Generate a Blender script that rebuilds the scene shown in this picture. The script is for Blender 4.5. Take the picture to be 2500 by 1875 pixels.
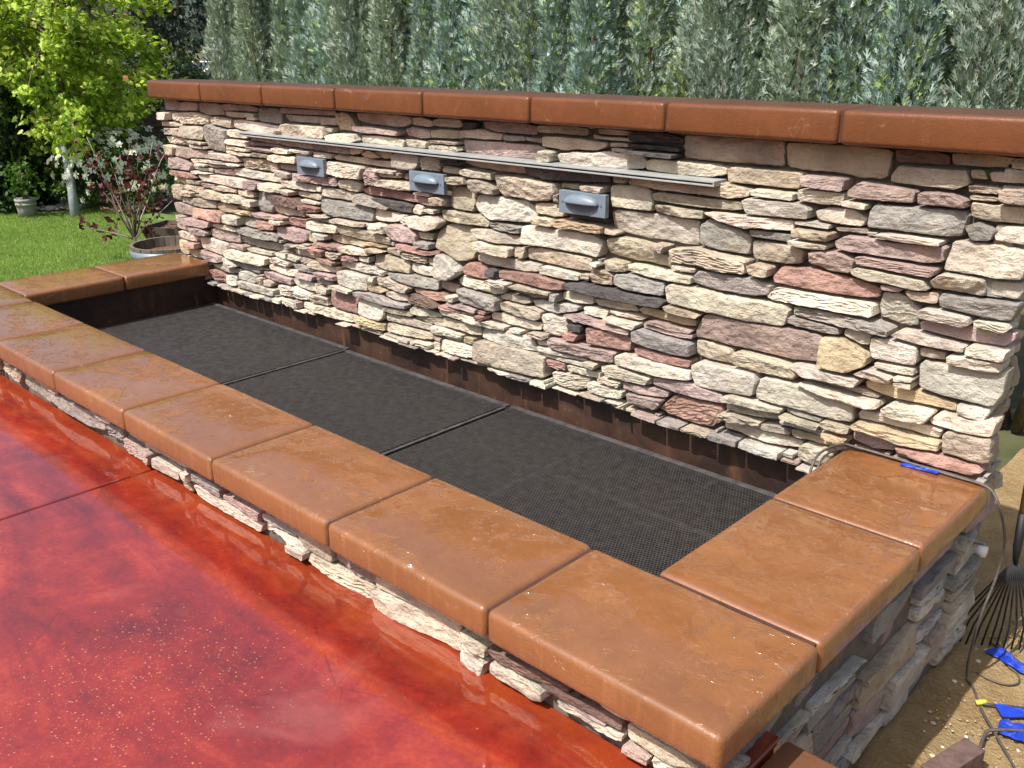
import bpy, bmesh, math, random
import numpy as np
from mathutils import Vector, Matrix, noise

for o in list(bpy.data.objects): bpy.data.objects.remove(o)
scene = bpy.context.scene
COL = scene.collection
rad = math.radians

# ------------------------------------------------------------------ camera
cam_d = bpy.data.cameras.new('camera'); cam = bpy.data.objects.new('camera', cam_d); COL.objects.link(cam)
cam_d.sensor_width = 36.0; cam_d.lens = 32.868; cam_d.clip_start = 0.05; cam_d.clip_end = 2000
YAW, PITCH, ROLL = 0.7630, -0.3487, -0.0076
fw = Vector((-math.sin(YAW)*math.cos(PITCH), math.cos(YAW)*math.cos(PITCH), math.sin(PITCH)))
r0 = Vector((math.cos(YAW), math.sin(YAW), 0)); u0 = r0.cross(fw)
rt = math.cos(ROLL)*r0 + math.sin(ROLL)*u0; up = -math.sin(ROLL)*r0 + math.cos(ROLL)*u0
CAM = Vector((3.4697, -2.7526, 1.4527))
M = Matrix((rt, up, -fw)).transposed().to_4x4(); M.translation = CAM
cam.matrix_world = M
scene.camera = cam
scene.render.resolution_x = 1024; scene.render.resolution_y = 768
scene.render.engine = 'CYCLES'

# ------------------------------------------------------------------ sky, sun, exposure
SUN = Vector((-0.05, -0.565, 0.82)).normalized()            # direction towards the sun
EL = math.asin(SUN.z); ROT = math.atan2(SUN.x, SUN.y)
world = bpy.data.worlds.new('World'); scene.world = world; world.use_nodes = True
nt = world.node_tree; bg = nt.nodes['Background']
sky = nt.nodes.new('ShaderNodeTexSky'); sky.sky_type = 'NISHITA'; sky.sun_disc = False
sky.sun_elevation = EL; sky.sun_rotation = ROT; sky.air_density = 1.0; sky.dust_density = 4.5; sky.ozone_density = 0.6
nt.links.new(sky.outputs[0], bg.inputs[0]); bg.inputs[1].default_value = 0.135
sl = bpy.data.lights.new('sun', 'SUN'); sl.energy = 5.0; sl.angle = rad(0.53); sl.color = (1.0, 0.965, 0.915)
sun = bpy.data.objects.new('sun', sl); COL.objects.link(sun)
sun.rotation_euler = SUN.to_track_quat('Z', 'Y').to_euler()
vs = scene.view_settings
vs.view_transform = 'Standard'; vs.look = 'None'; vs.exposure = 0.32; vs.gamma = 1.0; vs.use_curve_mapping = False
scene.cycles.max_bounces = 5; scene.cycles.diffuse_bounces = 3; scene.cycles.glossy_bounces = 3; scene.cycles.transmission_bounces = 2
scene.cycles.use_adaptive_sampling = True; scene.cycles.adaptive_threshold = 0.02; scene.cycles.use_light_tree = False; scene.cycles.caustics_reflective = False
scene.cycles.use_denoising = True
scene.cycles.transparent_max_bounces = 8

RNG = np.random.default_rng(11); random.seed(7)

# ------------------------------------------------------------------ helpers
def tag(o, label=None, cat=None, group=None, kind=None):
    if label: o['label'] = label
    if cat: o['category'] = cat
    if group: o['group'] = group
    if kind: o['kind'] = kind
    return o
def empty(name, loc, label, cat, group=None):
    o = bpy.data.objects.new(name, None); COL.objects.link(o); o.location = loc; o.empty_display_size = 0.1
    return tag(o, label, cat, group)
def link(name, me, mat=None, parent=None, loc=None):
    """one mesh object; the mesh is in world space unless loc (world place of its local origin) is given"""
    o = bpy.data.objects.new(name, me); COL.objects.link(o)
    if mat and not me.materials: me.materials.append(mat)
    L = Vector(loc) if loc is not None else Vector((0, 0, 0))
    if parent is not None:
        o.parent = parent; o.location = L - wloc(parent)
    else: o.location = L
    return o
def wloc(o):
    v = o.location.copy()
    while o.parent: o = o.parent; v += o.location
    return v
def setcol(me, cols):
    a = me.color_attributes.new('Col', 'FLOAT_COLOR', 'POINT')
    c = np.ones((len(me.vertices), 4), np.float32); c[:, :3] = cols
    a.data.foreach_set('color', c.ravel())
def np_mesh(name, V, F, cols=None, smooth=False):
    """V (n,3); F (m,k) uniform polygons"""
    V = np.asarray(V, np.float32); F = np.asarray(F, np.int32); m, k = F.shape
    me = bpy.data.meshes.new(name)
    me.vertices.add(len(V)); me.vertices.foreach_set('co', V.ravel())
    me.loops.add(m*k); me.loops.foreach_set('vertex_index', F.ravel())
    me.polygons.add(m); me.polygons.foreach_set('loop_start', np.arange(0, m*k, k, dtype=np.int32))
    try: me.polygons.foreach_set('loop_total', np.full(m, k, np.int32))
    except Exception: pass
    me.polygons.foreach_set('use_smooth', np.full(m, smooth, bool))
    me.update(calc_edges=True); me.validate()
    if cols is not None: setcol(me, cols)
    return me
def bm_mesh(name, bm, smooth=False):
    bmesh.ops.recalc_face_normals(bm, faces=bm.faces)
    me = bpy.data.meshes.new(name); bm.to_mesh(me); bm.free()
    if smooth:
        for p in me.polygons: p.use_smooth = True
    return me
def box(bm, x0, x1, y0, y1, z0, z1, bev=0, seg=2):
    vs_ = [bm.verts.new((x, y, z)) for x in (x0, x1) for y in (y0, y1) for z in (z0, z1)]
    idx = [(0,1,3,2),(4,6,7,5),(0,4,5,1),(2,3,7,6),(0,2,6,4),(1,5,7,3)]
    fs = [bm.faces.new([vs_[i] for i in f]) for f in idx]
    if bev:
        es = list({e for f in fs for e in f.edges})
        bmesh.ops.bevel(bm, geom=es, offset=bev, segments=seg, affect='EDGES', profile=0.5)
def box_mesh(name, *a, **k):
    sm = k.pop('smooth', False); bm = bmesh.new(); box(bm, *a, **k); return bm_mesh(name, bm, sm)
def tube(bm, pts, radii, n=8, cap=True):
    pts = [Vector(p) for p in pts]
    if not hasattr(radii, '__len__'): radii = [radii]*len(pts)
    rings = []; prev = None
    for i, p in enumerate(pts):
        t = (pts[min(i+1, len(pts)-1)] - pts[max(i-1, 0)]).normalized()
        a = prev if prev is not None else (Vector((0,0,1)) if abs(t.z) < .9 else Vector((1,0,0)))
        x = (a - t*a.dot(t)).normalized(); y = t.cross(x); prev = x
        rings.append([bm.verts.new(p + (x*math.cos(2*math.pi*k/n) + y*math.sin(2*math.pi*k/n))*radii[i]) for k in range(n)])
    for a, b in zip(rings, rings[1:]):
        for k in range(n): bm.faces.new((a[k], a[(k+1)%n], b[(k+1)%n], b[k]))
    if cap:
        bm.faces.new(rings[0][::-1]); bm.faces.new(rings[-1])
def smooth_path(pts, n=6):
    pts = [Vector(p) for p in pts]; out = []
    for i in range(len(pts)-1):
        p0, p1, p2, p3 = pts[max(i-1,0)], pts[i], pts[i+1], pts[min(i+2, len(pts)-1)]
        for k in range(n):
            t = k/n
            out.append(0.5*((2*p1) + (p2-p0)*t + (2*p0-5*p1+4*p2-p3)*t*t + (3*p1-p0-3*p2+p3)*t**3))
    return out + [pts[-1]]

# ------------------------------------------------------------------ materials
class NB:
    def __init__(s, name):
        s.m = bpy.data.materials.new(name); s.m.use_nodes = True; s.t = s.m.node_tree
        s.p = s.t.nodes['Principled BSDF']; s.pos = s.t.nodes.new('ShaderNodeNewGeometry').outputs['Position']
    def n(s, typ, **k):
        nd = s.t.nodes.new(typ)
        for a, b in k.items(): setattr(nd, a, b)
        return nd
    def l(s, a, b): s.t.links.new(a, b)
    def scaled(s, sx, sy, sz):
        v = s.n('ShaderNodeVectorMath', operation='MULTIPLY'); s.l(s.pos, v.inputs[0]); v.inputs[1].default_value = (sx, sy, sz); return v.outputs[0]
    def noise(s, scale, detail=5, rough=0.55, dist=0, vec=None):
        nd = s.n('ShaderNodeTexNoise'); s.l(vec or s.pos, nd.inputs['Vector'])
        nd.inputs['Scale'].default_value = scale; nd.inputs['Detail'].default_value = detail
        nd.inputs['Roughness'].default_value = rough; nd.inputs['Distortion'].default_value = dist; return nd.outputs[0]
    def vor(s, scale, feat='F1', rnd=1, vec=None, out=0):
        nd = s.n('ShaderNodeTexVoronoi', feature=feat); s.l(vec or s.pos, nd.inputs['Vector'])
        nd.inputs['Scale'].default_value = scale; nd.inputs['Randomness'].default_value = rnd; return nd.outputs[out]
    def mr(s, x, a, b, c=0.0, d=1.0):
        nd = s.n('ShaderNodeMapRange'); s.l(x, nd.inputs[0])
        for i, v in enumerate((a, b, c, d)): nd.inputs[i+1].default_value = v
        return nd.outputs[0]
    def math(s, op, a, b=None):
        nd = s.n('ShaderNodeMath', operation=op)
        for i, v in enumerate((a, b)):
            if v is None: continue
            if isinstance(v, (int, float)): nd.inputs[i].default_value = v
            else: s.l(v, nd.inputs[i])
        return nd.outputs[0]
    def mix(s, f, a, b, mode='MIX'):
        nd = s.n('ShaderNodeMix', data_type='RGBA', blend_type=mode)
        for sock, v in ((nd.inputs[0], f), (nd.inputs[6], a), (nd.inputs[7], b)):
            if isinstance(v, (int, float)): sock.default_value = v
            elif isinstance(v, tuple): sock.default_value = (*v, 1)
            else: s.l(v, sock)
        return nd.outputs[2]
    def bump(s, h, dist, strength=1.0, nrm=None):
        nd = s.n('ShaderNodeBump'); s.l(h, nd.inputs['Height']); nd.inputs['Distance'].default_value = dist
        nd.inputs['Strength'].default_value = strength
        if nrm is not None: s.l(nrm, nd.inputs['Normal'])
        return nd.outputs[0]
    def set(s, **k):
        for a, v in k.items():
            i = s.p.inputs[a.replace('_', ' ')]
            if isinstance(v, (int, float)): i.default_value = v
            elif isinstance(v, tuple): i.default_value = (*v, 1) if len(v) == 3 else v
            else: s.l(v, i)
        return s.m
def plain(name, c, rough=.6, metal=0.0, var=.25, scale=20, bump=0.0):
    b = NB(name); f = b.noise(scale, 5)
    col = b.mix(b.mr(f, .3, .7), tuple(x*(1-var) for x in c), tuple(min(1, x*(1+var)) for x in c))
    k = dict(Base_Color=col, Roughness=rough, Metallic=metal)
    if bump: k['Normal'] = b.bump(f, bump)
    return b.set(**k)

def mat_stone():
    b = NB('ledge_stone'); at = b.n('ShaderNodeAttribute', attribute_name='Col').outputs[0]
    big = b.noise(8, 3); fine = b.noise(42, 6, .68)
    strata = b.noise(1, 4, .6, .8, b.scaled(16, 16, 62))
    c = b.mix(b.mr(big, .35, .66), b.mix(1.0, at, (.74, .72, .71), 'MULTIPLY'), b.mix(1.0, at, (1.14, 1.12, 1.08), 'MULTIPLY'))
    c = b.mix(b.mr(b.noise(12, 2, .5, .6), .56, .74, 0, .40), c, b.mix(1.0, at, (1.10, .90, .66), 'MULTIPLY'))
    c = b.mix(b.mr(strata, .60, .76, 0, .45), c, b.mix(1.0, at, (.68, .66, .68), 'MULTIPLY'))
    c = b.mix(b.mr(fine, .60, .80, 0, .55), c, b.mix(1.0, at, (.48, .43, .39), 'MULTIPLY'))
    chip = b.vor(34, 'F1')
    h = b.math('ADD', b.math('ADD', b.math('MULTIPLY', strata, .35), b.math('MULTIPLY', fine, .75)), b.math('MULTIPLY', chip, .40))
    nrm = b.bump(h, .020, 1.0)
    nrm = b.bump(b.noise(170, 3, .6), .0030, 1.0, nrm)
    return b.set(Base_Color=c, Roughness=.9, Normal=nrm, Specular_IOR_Level=.2)

def mat_coping(name, c1, c2, wet):
    b = NB(name); n1 = b.noise(2.3, 5, .6, .4); n2 = b.noise(22, 6, .65); n3 = b.noise(170, 3)
    c = b.mix(b.mr(n1, .32, .70), c1, c2)
    c = b.mix(b.mr(n2, .35, .75, 0, .35), c, tuple(x*.62 for x in c1))
    c = b.mix(b.mr(b.noise(60, 4, .7), .66, .82, 0, .30), c, tuple(min(1, x*1.5+.03) for x in c2))
    c = b.mix(b.mr(b.vor(75, 'F1'), .0, .16, .55, 0), c, tuple(x*.45 for x in c1))           # pores
    c = b.mix(b.mr(b.noise(9, 6, .75, 1.5), .60, .68, 0, .22), c, (.40, .30, .22))         # lime bloom
    drip = b.noise(1, 4, .6, .3, b.scaled(46, 46, 3.2))
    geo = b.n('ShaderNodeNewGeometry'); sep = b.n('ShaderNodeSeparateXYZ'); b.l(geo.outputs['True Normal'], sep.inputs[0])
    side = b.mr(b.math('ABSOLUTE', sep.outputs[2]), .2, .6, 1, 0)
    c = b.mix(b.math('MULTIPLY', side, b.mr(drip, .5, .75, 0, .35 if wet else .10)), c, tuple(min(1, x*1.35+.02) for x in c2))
    nrm = b.bump(b.math('ADD', n3, b.math('MULTIPLY', n2, 2.0)), .0012, .8)
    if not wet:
        topm = b.mr(sep.outputs[2], .75, .97)                    # upward-facing surfaces take a darker brown than the sides
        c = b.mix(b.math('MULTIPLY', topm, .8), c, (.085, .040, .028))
        return b.set(Base_Color=c, Roughness=b.mr(n2, .3, .7, .34, .5), Specular_IOR_Level=.2, Normal=nrm, Coat_Weight=.22, Coat_Roughness=.22)
    flat = b.n('ShaderNodeSeparateXYZ'); b.l(geo.outputs['Position'], flat.inputs[0])
    w1 = b.noise(4.2, 6, .58, .9, b.scaled(.72, 1.15, 1)); w2 = b.noise(17, 4, .6, 1.1)
    field = b.math('ADD', b.math('MULTIPLY', w1, .74), b.math('MULTIPLY', w2, .26))
    film = b.mr(field, .440, .456)
    drops = b.mr(b.vor(55, 'SMOOTH_F1', 1, b.scaled(1, 1, 0)), .20, .32, 1, 0)
    dmask = b.math('MULTIPLY', drops, b.mr(b.noise(8, 3), .46, .60))
    wetm = b.math('MULTIPLY', b.math('MAXIMUM', film, dmask), b.mr(side, 0, 1, 1, 0))
    h = b.math('ADD', b.mr(field, .434, .472), b.math('MULTIPLY', dmask, .6))
    cn = b.bump(h, .0030, 1.0)
    cn = b.bump(b.noise(34, 3, .5, .5), .0009, .6, cn)
    cw = b.mix(wetm, c, b.mix(1.0, c, (.93, .90, .86), 'MULTIPLY'))
    return b.set(Base_Color=cw, Roughness=.45, Specular_IOR_Level=.25, Normal=nrm, Coat_Weight=b.mr(wetm, 0, 1, .55, 1.0),
                 Coat_Roughness=b.mr(wetm, 0, 1, .16, .015), Coat_IOR=1.75, Coat_Normal=cn)

def mat_patio():
    b = NB('stained_concrete')
    st = b.noise(1, 5, .6, 1.4, b.scaled(1.1, 3.4, 1)); n2 = b.noise(9, 7, .68, .5); n3 = b.noise(60, 5, .7)
    f = b.math('ADD', b.math('MULTIPLY', st, .50), b.math('ADD', b.math('MULTIPLY', n2, .30), b.math('MULTIPLY', n3, .20)))
    ramp = b.n('ShaderNodeValToRGB'); b.l(f, ramp.inputs[0]); e = ramp.color_ramp.elements
    e[0].position = .34; e[0].color = (.085, .009, .007, 1); e[1].position = .72; e[1].color = (.44, .085, .026, 1)
    for p, c in ((.43, (.150, .014, .010, 1)), (.52, (.225, .020, .012, 1)), (.60, (.31, .037, .015, 1))):
        x = e.new(p); x.color = c
    c = ramp.outputs[0]
    sepp = b.n('ShaderNodeSeparateXYZ'); b.l(b.pos, sepp.inputs[0])
    near = b.mr(b.math('ADD', sepp.outputs[1], b.math('MULTIPLY', n2, .10)), -1.52, -1.41)      # orange stain along the foot of the basin
    c = b.mix(b.math('MULTIPLY', near, b.mr(n2, .35, .65, .25, .9)), c, (.25, .044, .010))
    cen = b.n('ShaderNodeVectorMath', operation='DISTANCE'); b.l(b.pos, cen.inputs[0]); cen.inputs[1].default_value = (1.55, -2.02, 0)
    halo = b.mr(b.math('ADD', cen.outputs['Value'], b.math('MULTIPLY', b.noise(5, 3), .5)), .42, .75, 1, .0)      # lime spatter, thick in one place, thin round it
    jit = b.noise(45, 2)
    def spots(scale, lo, hi):
        vn = b.n('ShaderNodeTexVoronoi', feature='F1'); b.l(b.scaled(1, 1, 0), vn.inputs['Vector']); vn.inputs['Scale'].default_value = scale
        bw = b.n('ShaderNodeRGBToBW'); b.l(vn.outputs[1], bw.inputs[0])
        pick = b.mr(b.math('ADD', bw.outputs[0], b.math('MULTIPLY', halo, .40)), lo, hi)
        return b.math('MULTIPLY', b.mr(b.math('ADD', vn.outputs[0], b.math('MULTIPLY', jit, .30)), .32, .42, 1, 0), pick)
    spot = b.math('MAXIMUM', spots(95, .94, 1.0), b.math('MULTIPLY', spots(160, .88, 1.0), .6))
    c = b.mix(b.math('MULTIPLY', spot, .42), c, (.62, .34, .15))
    hair = b.mr(b.vor(2.3, 'DISTANCE_TO_EDGE', 1, None), 0, .006, .5, 0)
    c = b.mix(b.math('MULTIPLY', hair, b.mr(b.noise(3, 2), .5, .6)), c, (.05, .008, .006))
    wide = b.mr(b.noise(2.1, 4, .6, .5), .60, .72, 0, .28)
    c = b.mix(wide, c, (.40, .13, .11))
    cn = b.bump(b.noise(5, 3, .5, .3), .0012, .6)
    cn = b.bump(b.noise(26, 4, .6, .4), .0006, .7, cn)
    dry = b.mr(b.noise(1.9, 5, .6, .6), .60, .70)
    return b.set(Base_Color=c, Roughness=.6, Specular_IOR_Level=.05, Normal=b.bump(n3, .0015, .7), Coat_Weight=b.mr(dry, 0, 1, 1, .75), Coat_Roughness=b.mr(dry, 0, 1, .012, .09),
                 Coat_IOR=1.95, Coat_Normal=cn)

def mat_leaf(name, trans=.42, rough=.5):
    b = NB(name); at = b.n('ShaderNodeAttribute', attribute_name='Col').outputs[0]
    tr = b.n('ShaderNodeBsdfTranslucent'); b.l(b.mix(1.0, at, (1.15, 1.25, .6), 'MULTIPLY'), tr.inputs[0])
    b.set(Base_Color=at, Roughness=rough, Specular_IOR_Level=.35)
    mx = b.n('ShaderNodeMixShader'); mx.inputs[0].default_value = trans
    b.l(b.p.outputs[0], mx.inputs[1]); b.l(tr.outputs[0], mx.inputs[2])
    b.l(mx.outputs[0], b.t.nodes['Material Output'].inputs[0]); return b.m

def mat_liner():
    b = NB('rusty_liner'); n1 = b.noise(5, 6, .65, .8); n2 = b.noise(1, 5, .6, .4, b.scaled(14, 14, 3))
    c = b.mix(b.mr(n1, .4, .7), (.020, .009, .006), (.070, .032, .017))
    c = b.mix(b.mr(n2, .58, .78, 0, .7), c, (.17, .075, .028)); c = b.mix(b.mr(b.noise(40, 4), .66, .76, 0, .4), c, (.22, .16, .11))
    return b.set(Base_Color=c, Roughness=.6, Normal=b.bump(n1, .006))

def mat_sand():
    b = NB('sandy_soil'); n1 = b.noise(6, 6, .6); n2 = b.noise(70, 6, .7); v = b.vor(60)
    c = b.mix(b.mr(n1, .35, .7), (.34, .215, .085), (.50, .355, .165)); c = b.mix(b.mr(n2, .45, .75, 0, .55), c, (.62, .48, .28))
    c = b.mix(b.mr(b.noise(33, 4), .62, .74, 0, .6), c, (.22, .13, .05))
    return b.set(Base_Color=c, Roughness=.95, Normal=b.bump(b.math('ADD', n2, b.math('MULTIPLY', n1, 1.5)), .028))

def mat_ground():
    b = NB('garden_soil'); n = b.noise(2.5, 8, .65)
    return b.set(Base_Color=b.mix(b.mr(n, .35, .7), (.05, .06, .02), (.11, .10, .045)), Roughness=.95, Normal=b.bump(n, .03))
def mat_lawn():
    b = NB('lawn_turf'); n = b.noise(3, 8, .7); n2 = b.noise(60, 4)
    c = b.mix(b.mr(n, .35, .7), (.09, .16, .03), (.17, .26, .05)); c = b.mix(b.mr(n2, .4, .7, 0, .4), c, (.03, .06, .012))
    return b.set(Base_Color=c, Roughness=.9, Normal=b.bump(n2, .02))

STONE = mat_stone()
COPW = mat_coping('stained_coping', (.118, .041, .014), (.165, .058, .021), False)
COPB = mat_coping('wet_coping', (.200, .080, .026), (.275, .114, .040), True)
PATIO = mat_patio(); LINER = mat_liner(); SAND = mat_sand(); GROUND = mat_ground(); LAWN = mat_lawn()
MORTAR = plain('joint_mortar', (.13, .105, .085), .95, 0, .3, 30, .006)
JOINT = plain('coping_joint', (.060, .022, .012), .8, 0, .3, 40)
STEEL = plain('black_steel', (.047, .043, .041), .5, .1, .35, 30)
STEEL2 = plain('grey_steel_bar', (.075, .072, .072), .5, .2, .4, 24)
PLATE = plain('grey_blue_paint', (.145, .185, .230), .42, 0, .10, 30, .0006)
TROUGH = plain('grey_vinyl', (.33, .345, .34), .42, .1, .12, 20)
BLACK = plain('black_slot', (.006, .006, .007), .6)
BARK = plain('bark', (.11, .085, .06), .9, 0, .4, 18, .01)
GREYBARK = plain('grey_bark', (.27, .30, .31), .85, 0, .25, 9, .006)
LEAF = mat_leaf('leaf'); NEEDLE = mat_leaf('needle', .14, .6); GRASSM = mat_leaf('grass_blade', .3, .5); PETAL = mat_leaf('petal', .3, .6)
CABLE = plain('black_cable', (.055, .05, .05), .45, 0, .3, 40)
CABLE2 = plain('grey_cable', (.085, .072, .065), .5, 0, .3, 40)
TAPE = plain('blue_tape', (.012, .045, .42), .5, 0, .25, 30, .002)
YELLOW = plain('yellow_tie', (.62, .55, .06), .5, 0, .1)
WOOD = plain('handle_wood', (.42, .25, .075), .45, 0, .25, 12)
FENCEW = plain('fence_wood', (.060, .040, .032), .9, 0, .4, 9, .004)
POT = plain('grey_pot', (.26, .26, .235), .7, 0, .12, 8)
STAVE = plain('barrel_stave', (.13, .105, .085), .85, 0, .3, 16, .004)
HOOP = plain('galvanised_hoop', (.15, .19, .22), .5, .2, .2, 14)
MULCH = plain('mulch', (.13, .07, .04), .95, 0, .5, 40, .02)
PLANTER = plain('planter_wood', (.085, .065, .05), .85, 0, .3, 16)
WHITEP = plain('white_plastic', (.75, .75, .72), .4, 0, .05)
BRICKM = plain('brown_brick', (.115, .070, .060), .85, 0, .35, 40, .003)
ROOFM = plain('roof_panel', (.11, .135, .19), .3, .2, .25, .6)
FASCIA = plain('white_fascia', (.72, .64, .55), .7, 0, .1, 3)
SHEDW = plain('house_wall', (.36, .34, .31), .85, 0, .15, 2)
EDGE = mat_coping('edging_slab_stain', (.330, .13, .045), (.43, .18, .06), False)

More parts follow.
